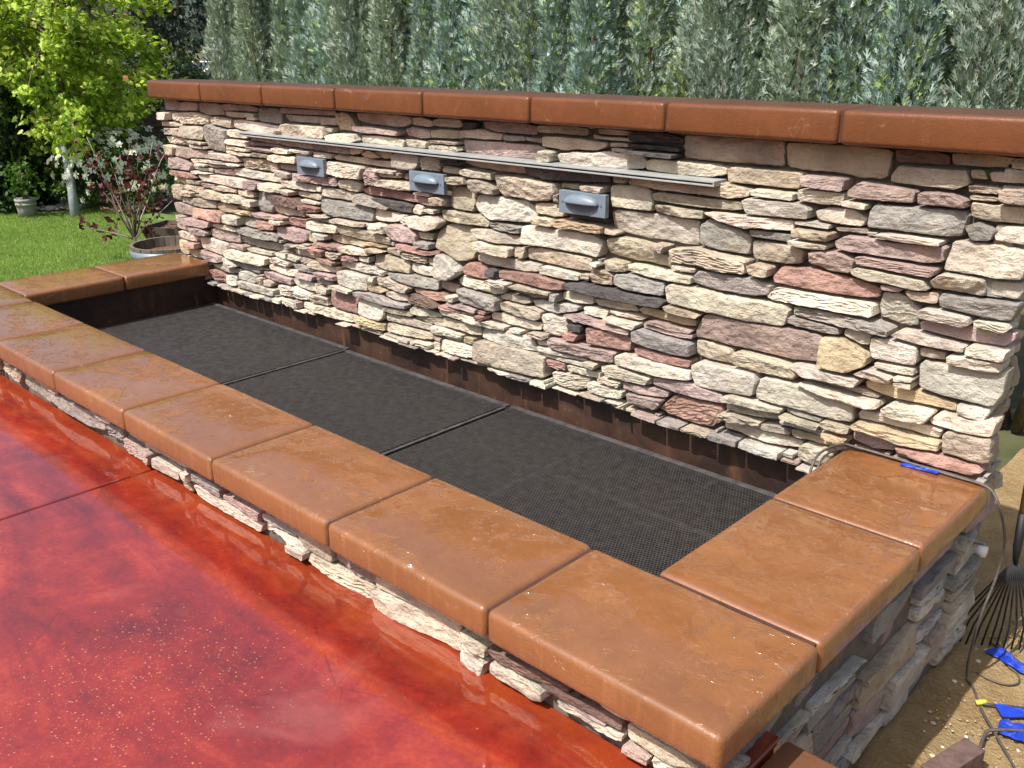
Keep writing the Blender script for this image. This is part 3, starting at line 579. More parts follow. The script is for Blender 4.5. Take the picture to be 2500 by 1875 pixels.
t-1093,977 -1033,977 -973,976 -913,976 -853,976 -791,975 -793,1005 -870,1010 -945,1011 -1021,1011 -1096,999
g2115,282 2178,280 2242,279 2249,296 2200,300 2150,302 2111,294
p-2032,1096 -1988,1096 -1936,1098 -1885,1096 -1833,1100 -1810,1149 -1874,1164 -1937,1165 -2000,1165 -2032,1155
t-1659,630 -1575,616 -1522,619 -1469,621 -1416,625 -1401,664 -1449,675 -1497,677 -1546,676 -1594,678 -1648,663
c395,184 452,187 507,190 534,207 545,232 497,234 448,235 400,237
c-1529,852 -1483,852 -1437,852 -1391,853 -1345,853 -1296,853 -1248,853 -1198,854 -1222,890 -1295,891 -1368,890 -1440,891 -1513,888
t197,1025 264,1021 331,1028 336,1059 287,1064 240,1064 189,1062
c2084,911 2143,910 2202,909 2201,924 2142,929 2083,924
t863,478 909,477 954,469 1000,476 1075,487 1066,502 1012,500 957,497 903,493 848,494
t-1481,1048 -1428,1041 -1375,1037 -1322,1030 -1268,1031 -1260,1076 -1313,1083 -1366,1087 -1419,1090 -1485,1082
c-1411,622 -1355,620 -1300,622 -1245,626 -1190,627 -1181,665 -1265,678 -1312,677 -1359,675 -1405,665
r-791,560 -735,559 -682,557 -626,556 -615,607 -662,614 -708,612 -755,612 -785,599
c-1029,291 -980,283 -933,281 -887,278 -840,276 -777,284 -756,318 -827,322 -894,320 -962,320 -1030,316
c-1010,724 -960,723 -911,721 -863,722 -811,725 -809,762 -861,770 -913,770 -965,770 -1018,763
t-1643,205 -1589,201 -1536,195 -1483,192 -1415,200 -1349,215 -1335,242 -1384,240 -1430,244 -1477,251 -1524,246 -1585,235 -1648,233
c-339,488 -285,482 -231,482 -177,490 -107,496 -116,516 -171,520 -226,520 -281,520 -345,511
t240,1120 289,1118 338,1116 370,1124 359,1148 300,1162 237,1158
t2583,1094 2630,1094 2616,1123 2579,1123
c1,314 90,304 173,319 184,350 135,349 86,347 36,348 -3,332
o2257,236 2335,228 2342,257 2255,258
c-2032,907 -1972,906 -1907,905 -1842,905 -1776,904 -1738,925 -1801,952 -1862,951 -1923,953 -1983,952 -2032,948
t-1824,1102 -1770,1102 -1718,1106 -1665,1106 -1613,1110 -1604,1154 -1657,1161 -1706,1162 -1754,1161 -1807,1153
t863,498 916,500 969,503 1021,505 1074,508 1074,522 1024,521 973,521 923,522 872,522 844,506
t-1504,576 -1440,557 -1392,559 -1343,563 -1295,567 -1275,614 -1330,615 -1382,615 -1434,616 -1487,612
c996,1020 1073,1026 1074,1070 1022,1074 1000,1048
t2108,263 2153,262 2199,260 2244,258 2248,276 2200,276 2151,277 2103,277
t2729,194 2768,194 2768,214 2768,234 2730,234 2730,214
c2729,150 2768,151 2768,170 2768,190 2730,190 2727,170
c977,782 1028,780 1080,779 1088,794 1072,814 1022,816 972,810
t-1333,1092 -1278,1089 -1223,1088 -1169,1089 -1114,1094 -1042,1093 -1033,1122 -1104,1122 -1176,1122 -1248,1122 -1319,1122
d1150,824 1196,825 1241,824 1287,825 1333,824 1333,842 1286,841 1239,841 1193,842 1145,842
c2236,986 2311,979 2313,1000 2234,1006
p393,421 457,408 513,424 517,454 458,460 398,459
l-1350,178 -1290,179 -1233,179 -1175,178 -1158,228 -1240,246 -1295,241 -1347,224
c-1323,994 -1279,982 -1232,982 -1185,983 -1138,983 -1091,988 -1093,1009 -1148,1022 -1203,1026 -1257,1030 -1314,1026
t1228,934 1278,934 1328,933 1332,962 1277,962 1222,958
r1037,193 1086,188 1136,194 1134,231 1084,230 1033,228
t1250,1123 1296,1123 1342,1122 1389,1122 1435,1122 1434,1137 1388,1136 1342,1135 1296,1135 1248,1142
g433,935 496,933 558,938 577,959 520,967 463,968 434,966
g-1246,506 -1188,503 -1133,505 -1077,506 -1066,559 -1124,561 -1179,559 -1237,557
t117,238 190,245 180,272 120,271 62,267 2,266 -27,243 21,236 69,236
c-638,164 -587,165 -538,167 -488,172 -489,220 -540,224 -589,220 -638,209
c-1424,498 -1363,496 -1308,498 -1250,504 -1240,558 -1299,557 -1356,555 -1413,552
c2687,150 2725,150 2725,170 2724,190 2688,190 2687,170
t-367,619 -303,628 -240,628 -178,628 -115,634 -115,656 -179,654 -242,652 -306,652 -370,650
g425,971 488,972 551,972 551,994 484,1008 414,1003
c383,300 428,297 473,294 519,294 564,291 565,318 508,320 451,322 394,326 376,315
t-698,723 -643,720 -590,719 -537,719 -484,720 -474,753 -530,754 -586,751 -641,751 -697,748
t483,892 541,892 600,899 586,930 529,930 474,924
t2745,1123 2768,1121 2768,1142 2768,1163 2746,1162 2744,1142
c-2032,335 -1999,333 -1938,332 -1876,331 -1814,333 -1782,370 -1834,385 -1882,383 -1929,388 -1991,386 -2032,374
t2593,1039 2663,1040 2667,1054 2589,1054
g-751,319 -699,325 -648,325 -598,326 -548,333 -577,356 -634,359 -689,364 -745,361 -801,354
t2219,904 2267,908 2315,908 2307,926 2257,921 2207,917
g-1335,251 -1282,247 -1229,250 -1177,245 -1120,244 -1121,290 -1179,291 -1234,290 -1288,289 -1345,288
t-2032,623 -2029,574 -1970,569 -1915,575 -1904,644 -1944,674 -2025,664
c720,494 775,493 833,488 846,522 787,521 730,522 701,507
c1360,482 1408,480 1457,480 1505,480 1519,494 1464,500 1408,498 1353,496
p459,352 518,351 578,351 638,346 643,370 578,376 513,373 451,371
t1099,930 1156,933 1212,934 1217,957 1156,955 1096,954
c-1007,326 -948,325 -891,325 -832,324 -800,358 -847,366 -894,366 -942,372 -1011,355
r-2005,720 -1934,720 -1862,720 -1791,720 -1720,720 -1679,730 -1746,755 -1796,756 -1847,756 -1897,756 -1950,753 -2004,751
c1635,695 1680,695 1726,695 1732,716 1679,717 1627,714
c-1325,945 -1267,944 -1208,945 -1150,943 -1091,944 -1087,973 -1145,977 -1203,978 -1261,977 -1319,975
p-1066,570 -998,573 -932,575 -866,584 -800,585 -790,604 -870,608 -948,600 -1026,600 -1105,598
t376,785 464,796 466,828 420,838 372,827
p2381,747 2437,749 2450,767 2376,768
r-1063,516 -994,512 -926,514 -904,541 -935,568 -999,567 -1063,557
t2299,106 2341,107 2340,126 2340,147 2300,145 2298,126
g796,1089 856,1090 916,1095 908,1116 850,1115 792,1114
c-1595,452 -1524,453 -1454,454 -1384,456 -1313,457 -1304,482 -1376,490 -1448,489 -1520,487 -1591,473
r-1663,134 -1612,126 -1567,124 -1518,130 -1504,175 -1561,191 -1619,200 -1668,191
c1322,194 1370,195 1419,194 1427,223 1371,222 1315,217
p-1721,249 -1656,235 -1592,240 -1518,252 -1539,288 -1586,289 -1633,291 -1680,294 -1728,294
t55,964 122,973 124,1007 57,1010 -6,994
t-451,1087 -392,1089 -334,1090 -328,1131 -388,1130 -446,1130
t438,935 499,936 560,936 571,964 506,962 440,960
p-1524,768 -1463,768 -1403,769 -1344,769 -1282,770 -1322,808 -1374,806 -1425,804 -1475,800 -1526,794
p-805,854 -750,849 -695,849 -639,853 -633,886 -692,885 -749,883 -807,882
p-1820,385 -1770,379 -1724,389 -1678,392 -1630,397 -1619,421 -1677,436 -1736,438 -1783,433 -1832,426
t1366,974 1423,977 1427,1007 1358,1005
c2466,464 2521,466 2518,490 2463,480
o-2032,245 -1982,233 -1918,241 -1932,326 -1988,328 -2032,324
c-63,633 -45,618 33,615 27,661 -57,666
t1321,1096 1377,1102 1432,1103 1435,1117 1378,1118 1322,1116
t-1893,240 -1835,235 -1781,237 -1725,250 -1752,296 -1806,293 -1858,291 -1911,290
t860,629 910,626 916,680 859,674
c-925,372 -879,370 -833,371 -788,367 -741,368 -726,388 -808,406 -857,401 -904,397 -955,394
c-1491,132 -1429,127 -1366,134 -1366,198 -1434,191 -1500,182
p-1150,717 -1094,717 -1039,720 -1022,765 -1086,772 -1152,767
t1721,106 1833,105 1834,114 1832,123 1722,122 1721,114
c1207,106 1369,107 1370,114 1368,122 1208,122 1206,114
t275,628 361,630 368,666 316,665 265,664
r-541,484 -494,484 -448,486 -403,484 -356,484 -359,509 -407,512 -453,513 -498,513 -545,504
o-63,962 -6,962 51,973 -27,1006 -100,976
p-547,333 -494,323 -441,321 -385,325 -383,357 -441,356 -496,354 -553,353
r-642,654 -595,649 -550,657 -504,660 -495,684 -547,690 -598,690 -650,685
c-1485,680 -1427,678 -1370,681 -1312,683 -1255,684 -1251,704 -1299,707 -1346,709 -1392,712 -1439,714 -1508,694
c-1210,362 -1152,363 -1093,362 -1035,363 -977,366 -979,392 -1042,389 -1104,391 -1166,390 -1228,382
p-587,282 -541,279 -496,277 -451,278 -437,310 -491,317 -540,317 -591,306
c-1241,677 -1188,672 -1136,672 -1082,675 -1077,710 -1132,712 -1188,712 -1244,708
r409,328 466,330 522,332 579,334 636,336 616,346 563,345 511,346 458,347 403,351
d1175,383 1241,382 1237,419 1166,412
c-2032,678 -1984,674 -1934,675 -1883,671 -1833,686 -1826,716 -1882,715 -1938,714 -1994,713 -2032,710
t-1860,649 -1808,650 -1756,650 -1703,638 -1651,652 -1643,682 -1699,684 -1754,682 -1808,680 -1864,678
p-1080,929 -1016,928 -953,930 -889,930 -826,933 -830,950 -894,950 -957,950 -1020,950 -1084,950
t12,523 65,522 117,521 131,543 65,562 16,552
g266,593 315,591 364,591 364,624 316,624 267,623
p1493,106 1611,106 1611,114 1610,123 1494,122 1491,114
t-486,935 -422,934 -358,933 -349,964 -394,964 -440,965 -485,965
o-118,320 -69,320 -20,322 16,343 -38,355 -92,360 -122,342
r-566,448 -511,442 -456,441 -445,481 -492,479 -540,479 -594,480
t2753,1078 2768,1079 2768,1098 2768,1117 2754,1118 2751,1098
p-1084,950 -1018,952 -953,953 -888,954 -822,956 -826,970 -891,972 -956,972 -1022,972 -1087,973
t-624,501 -556,492 -530,519 -576,560 -620,558
r1154,343 1211,341 1225,376 1158,375
c-831,940 -792,932 -735,934 -678,936 -681,960 -733,963 -784,967 -835,960
c-1321,896 -1252,896 -1184,891 -1117,895 -1049,900 -1039,915 -1110,914 -1182,914 -1253,914 -1324,914
c-2032,836 -1994,836 -1937,840 -1904,896 -1971,902 -2032,902
c-2032,399 -1990,391 -1944,391 -1899,390 -1852,388 -1831,410 -1915,436 -1976,436 -2032,428
t-444,441 -369,436 -343,450 -318,478 -382,478 -442,477
c-909,106 -765,106 -765,124 -766,143 -908,142 -911,124
r-338,439 -265,442 -190,459 -226,478 -281,477 -335,462
d562,1126 630,1126 637,1155 560,1157
o-1303,564 -1244,564 -1185,564 -1125,564 -1113,595 -1174,595 -1233,595 -1293,592
t349,1052 396,1054 442,1056 488,1057 535,1056 536,1068 489,1069 443,1070 396,1067 350,1066
p-735,286 -671,286 -606,284 -593,318 -646,319 -696,319 -749,316
o533,187 612,196 614,232 534,222
c-1332,914 -1269,918 -1206,918 -1144,919 -1082,919 -1087,935 -1147,937 -1207,940 -1267,939 -1328,942
c-418,284 -365,284 -311,282 -258,281 -250,302 -308,306 -365,311 -431,301
t1373,107 1489,105 1489,114 1488,121 1374,123 1375,114
t1558,762 1597,747 1608,782 1542,782
c226,737 286,734 302,778 254,784 233,764
g849,105 967,107 965,116 966,126 850,127 848,116
c-581,613 -532,614 -483,614 -434,614 -384,612 -376,636 -431,633 -485,631 -538,632 -594,635
o-160,542 -102,541 -43,543 15,544 22,560 -40,561 -101,563 -165,556
r-518,408 -472,408 -425,406 -379,406 -370,427 -429,435 -489,438 -529,428
p-1428,356 -1379,358 -1334,358 -1288,358 -1242,360 -1235,391 -1296,393 -1354,387 -1413,386
g1615,105 1717,106 1715,114 1716,121 1616,122 1614,114
c-844,830 -806,800 -726,810 -724,837 -782,845 -840,847
l971,105 1063,105 1064,118 1062,129 972,129 973,118
l2187,105 2295,105 2296,111 2294,115 2188,115 2187,111
t1246,245 1299,240 1311,271 1242,272
t-905,829 -847,824 -826,850 -823,884 -896,882
t950,312 996,309 1041,313 1032,334 986,334 940,326
c-575,229 -486,232 -476,270 -526,273 -577,272
t1338,1084 1386,1085 1433,1086 1432,1099 1383,1098 1334,1098
t-163,969 -100,978 -66,1002 -116,1012 -166,1006
c-14,903 39,902 92,904 145,904 152,922 94,919 36,919 -21,916
g912,1097 989,1088 993,1111 910,1114
d706,528 764,528 765,563 706,563
t-1050,898 -998,897 -945,899 -893,902 -883,922 -935,926 -986,924 -1039,924
l699,107 845,106 845,114 844,122 700,121 699,114
c2466,483 2521,494 2521,504 2461,499
t-1904,606 -1848,608 -1794,610 -1738,617 -1738,646 -1791,645 -1845,643 -1900,645
d435,977 491,976 547,976 555,1001 494,992 436,991
c193,117 319,115 319,127 318,138 194,137 194,127
c-547,528 -498,518 -447,526 -445,554 -500,555 -556,555
c-2032,1005 -2000,1005 -1949,1008 -1898,1009 -1847,1011 -1836,1020 -1894,1034 -1954,1042 -2004,1038 -2032,1033
c17,880 83,883 149,886 155,898 99,900 42,898 -14,896
t-1118,179 -1031,181 -998,209 -1030,228 -1115,214
c-1552,823 -1500,825 -1447,827 -1394,828 -1342,830 -1330,848 -1386,848 -1441,848 -1497,846 -1552,844
t1330,783 1385,784 1388,796 1329,814
p2311,151 2341,150 2342,164 2340,178 2312,179 2312,164
c-1751,772 -1698,773 -1644,774 -1591,776 -1537,774 -1529,798 -1586,797 -1642,795 -1699,794 -1755,791
c-664,945 -611,951 -561,945 -509,944 -501,964 -557,963 -612,965 -667,968
t-1891,105 -1751,107 -1751,126 -1752,146 -1890,145 -1890,126
c-2028,1042 -1980,1043 -1932,1043 -1922,1093 -1973,1094 -2023,1090
c-1175,627 -1130,625 -1082,623 -1078,665 -1125,667 -1174,663
c991,278 1043,283 1059,310 981,302
t515,105 673,105 674,112 672,119 516,117 514,112
r-1917,285 -1866,294 -1818,297 -1769,301 -1767,340 -1819,330 -1869,326 -1921,322
c-2032,105 -1895,106 -1895,126 -1896,146 -2032,146 -2032,126
c-655,694 -599,694 -545,694 -490,699 -490,710 -545,713 -601,713 -657,714
c-1733,808 -1674,820 -1617,823 -1560,825 -1539,847 -1593,844 -1648,842 -1702,840 -1756,836
t-1825,686 -1772,687 -1719,687 -1666,690 -1659,717 -1714,716 -1765,716 -1817,717
t-1549,803 -1490,804 -1431,808 -1373,810 -1313,810 -1296,825 -1363,825 -1429,824 -1496,821 -1562,820
p-721,372 -673,368 -627,376 -616,403 -668,405 -719,401
c-1465,252 -1376,242 -1346,258 -1423,294 -1478,294
c-1730,924 -1671,925 -1613,925 -1554,924 -1550,941 -1604,946 -1659,945 -1713,947 -1768,944
g1077,484 1114,484 1113,524 1074,516
c257,823 306,824 356,822 363,842 293,842 246,834
p179,886 237,884 246,920 182,914
c-1920,955 -1875,956 -1830,958 -1826,1006 -1871,1006 -1916,1002
c150,682 212,678 184,707 184,729 148,726
c-180,460 -103,458 -101,493 -183,485
c-802,724 -756,722 -711,722 -700,750 -750,752 -802,754
c464,377 513,374 519,409 461,406
p-1628,678 -1573,682 -1518,680 -1512,710 -1562,709 -1613,709 -1663,706
c-917,556 -859,554 -802,562 -793,587 -856,580 -921,578
t-1925,149 -1813,150 -1813,170 -1814,191 -1924,190 -1927,170
l2119,121 2159,121 2159,130 2158,140 2120,140 2120,130
t-2015,957 -1968,957 -1923,959 -1920,1004 -1966,1001 -2013,998
c-1728,899 -1682,900 -1635,901 -1588,902 -1542,902 -1546,922 -1592,920 -1639,920 -1686,920 -1733,920
t334,516 379,517 377,558 334,554
p1088,878 1115,876 1122,919 1091,910
c331,116 377,116 376,136 376,157 332,157 329,136
c-647,927 -580,926 -513,926 -511,940 -558,942 -604,945 -651,945
l-1915,193 -1799,194 -1797,212 -1800,231 -1914,229 -1915,212
c847,301 904,306 904,324 823,321
t1215,594 1257,594 1257,620 1215,618
c-1923,1041 -1857,1040 -1847,1093 -1920,1088
g-831,424 -753,443 -749,462 -797,464 -845,457
p-1264,600 -1211,601 -1157,601 -1102,607 -1168,624 -1215,622 -1262,620
p2119,107 2183,106 2183,111 2182,116 2120,117 2117,111
t-112,516 -48,518 8,530 -75,538 -123,533
p-2032,194 -1919,195 -1919,211 -1920,229 -2032,227 -2032,211
t-2032,150 -1935,151 -1936,170 -1936,190 -2032,190 -2032,170
c315,752 389,752 388,761 388,770 316,770 316,761
l-1809,150 -1723,150 -1724,170 -1724,190 -1808,190 -1808,170
c-93,364 -61,362 -52,406 -100,398
c2320,906 2348,906 2349,919 2313,916
c-1746,755 -1697,748 -1648,759 -1599,761 -1550,763 -1540,770 -1593,772 -1646,770 -1699,770 -1752,768
c-514,634 -421,640 -511,654 -600,643
c-995,106 -917,106 -916,121 -918,135 -994,137 -995,121
c-513,760 -466,761 -459,796 -506,796
c-1318,830 -1256,828 -1195,835 -1193,849 -1239,848 -1285,848 -1331,844
r641,328 697,331 697,350 651,350 638,333
t-1997,440 -1936,442 -1920,483 -1993,483
c-114,626 -66,622 -64,651 -103,657
g2739,237 2768,237 2768,243 2768,248 2740,248 2741,243
t1237,126 1351,125 1349,129 1350,132 1238,132 1238,129
c-1401,106 -1259,106 -1258,114 -1260,123 -1400,122 -1401,114
c-1701,797 -1638,800 -1574,802 -1570,818 -1634,818 -1697,818
c-58,414 4,416 1,436 -57,438
t101,117 181,116 182,124 180,133 102,132 102,124
l1279,660 1317,659 1319,668 1316,676 1280,676 1280,668
c-1116,1082 -1028,1082 -1027,1102 -1113,1100
t-695,455 -611,455 -613,465 -612,473 -694,475 -696,465
t2493,238 2545,237 2545,241 2544,243 2494,245 2492,241
c-1163,180 -1126,178 -1114,225 -1159,224
g-384,1068 -335,1057 -331,1086 -389,1082
c-1795,194 -1733,194 -1733,212 -1734,230 -1794,231 -1797,212
t426,796 465,789 466,814 427,813
g-1521,105 -1405,106 -1404,114 -1406,123 -1520,123 -1522,114
c1067,107 1203,106 1203,109 1202,111 1068,111 1068,109
r652,354 697,353 703,369 652,370
t-23,116 97,116 99,120 96,125 -22,125 -23,120
t331,161 379,159 379,170 378,179 332,179 331,170
g-1093,106 -999,105 -1001,114 -1000,121 -1092,123 -1094,114
g-205,106 -41,106 -39,109 -42,113 -204,113 -207,109
c-1193,106 -1097,106 -1096,114 -1098,122 -1192,122 -1193,114
l1355,125 1433,126 1431,129 1432,133 1356,131 1353,129
g-1719,168 -1677,168 -1678,188 -1678,208 -1718,207 -1719,188
t-509,1011 -373,1012 -372,1015 -374,1018 -508,1017 -511,1015
p-1719,125 -1677,124 -1676,144 -1678,163 -1718,164 -1718,144
c-37,107 113,106 112,109 112,112 -36,112 -39,109
g117,106 249,106 250,109 248,112 118,112 116,109
g2277,120 2295,120 2294,128 2294,136 2278,135 2278,128
c253,106 369,106 369,109 368,113 254,112 252,109
c373,106 469,105 469,109 468,113 374,112 374,109
p-761,116 -733,117 -735,136 -734,156 -760,155 -762,136
g927,1011 993,1012 991,1015 992,1018 928,1017 927,1015
p-1729,213 -1663,211 -1663,221 -1664,231 -1728,230 -1730,221
l-1747,106 -1661,106 -1661,113 -1662,120 -1746,119 -1747,113
g-1255,106 -1197,106 -1197,114 -1198,122 -1254,123 -1256,114
g-1657,107 -1579,105 -1580,113 -1580,120 -1656,120 -1658,113
t2325,183 2341,182 2341,187 2340,192 2326,193 2324,187
t-379,107 -289,106 -289,109 -290,112 -378,112 -380,109
t-269,116 -195,116 -196,119 -196,123 -268,123 -270,119
t2753,251 2768,252 2767,255 2768,259 2754,257 2752,255
c-761,106 -663,106 -665,109 -664,113 -760,112 -762,109
c-787,1007 -685,1007 -684,1009 -686,1011 -786,1012 -789,1009
p473,106 511,106 511,111 510,115 474,116 472,111
t1073,1011 1099,1012 1097,1016 1098,1021 1074,1020 1074,1016
t-123,117 -55,116 -54,119 -56,123 -122,123 -124,119
t-879,1014 -795,1013 -794,1017 -796,1020 -878,1019 -877,1017
p160,900 178,901 182,913 157,917
c-285,107 -209,106 -207,109 -210,111 -284,113 -286,109
p2455,228 2475,228 2473,231 2474,234 2456,233 2455,231
l-191,115 -127,116 -126,119 -128,123 -190,122 -191,119
l77,573 97,572 97,581 96,589 78,590 79,581
c677,106 695,107 696,113 694,121 678,120 675,113
t-1575,106 -1525,106 -1526,113 -1526,119 -1574,119 -1574,113
c1229,1159 1249,1158 1249,1162 1248,1166 1230,1166 1230,1162
c-1719,622 -1669,622 -1671,628 -1670,635 -1718,634 -1718,628
c-1107,281 -1031,282 -1032,285 -1032,287 -1106,288 -1109,285
p-801,1024 -785,1025 -783,1036 -786,1048 -800,1047 -800,1036
p1581,125 1605,126 1605,129 1604,131 1582,132 1582,129
c-659,106 -599,106 -600,109 -600,112 -658,113 -661,109
t1339,1011 1359,1013 1358,1015 1358,1018 1340,1019 1339,1015
t-635,626 -609,626 -610,633 -610,639 -634,640 -634,633
t1437,127 1453,125 1451,131 1452,136 1438,136 1438,131
t-2032,448 -2013,449 -2012,463 -2014,478 -2032,477 -2032,463
c-741,459 -699,458 -698,462 -700,466 -740,467 -742,462
g-1747,124 -1723,124 -1723,135 -1724,145 -1746,146 -1748,135
t-653,477 -601,479 -599,481 -602,483 -652,485 -652,481
t-677,1008 -623,1008 -621,1011 -624,1013 -676,1013 -678,1011
t393,764 409,765 411,770 408,776 394,776 393,770
g1299,679 1315,681 1314,683 1314,686 1300,687 1298,683
g1855,143 1871,143 1870,145 1870,149 1856,149 1856,145
c1041,134 1057,134 1056,138 1056,142 1042,142 1039,138
c-1507,259 -1487,260 -1488,270 -1488,279 -1506,280 -1505,270
t639,1160 657,1159 659,1163 656,1166 640,1166 638,1163
c-839,410 -815,409 -815,415 -816,420 -838,421 -840,415
g-593,1010 -561,1011 -561,1013 -562,1016 -592,1016 -595,1013
g-807,146 -765,146 -767,149 -766,151 -806,152 -808,149
l-867,460 -849,460 -851,467 -850,474 -866,474 -865,467
p179,1012 199,1012 200,1015 198,1019 180,1017 177,1015
t313,1010 333,1010 331,1013 332,1016 314,1016 313,1013
t-1113,237 -1091,236 -1090,241 -1092,246 -1112,247 -1115,241
t-1361,127 -1335,126 -1334,130 -1336,135 -1360,135 -1363,130
t-1907,659 -1879,661 -1881,663 -1880,665 -1906,666 -1908,663
t-1107,272 -1091,272 -1089,275 -1092,277 -1106,279 -1107,275
t-987,140 -971,140 -972,143 -972,146 -986,146 -986,143
c-1915,234 -1899,235 -1899,237 -1900,239 -1914,241 -1915,237
"""
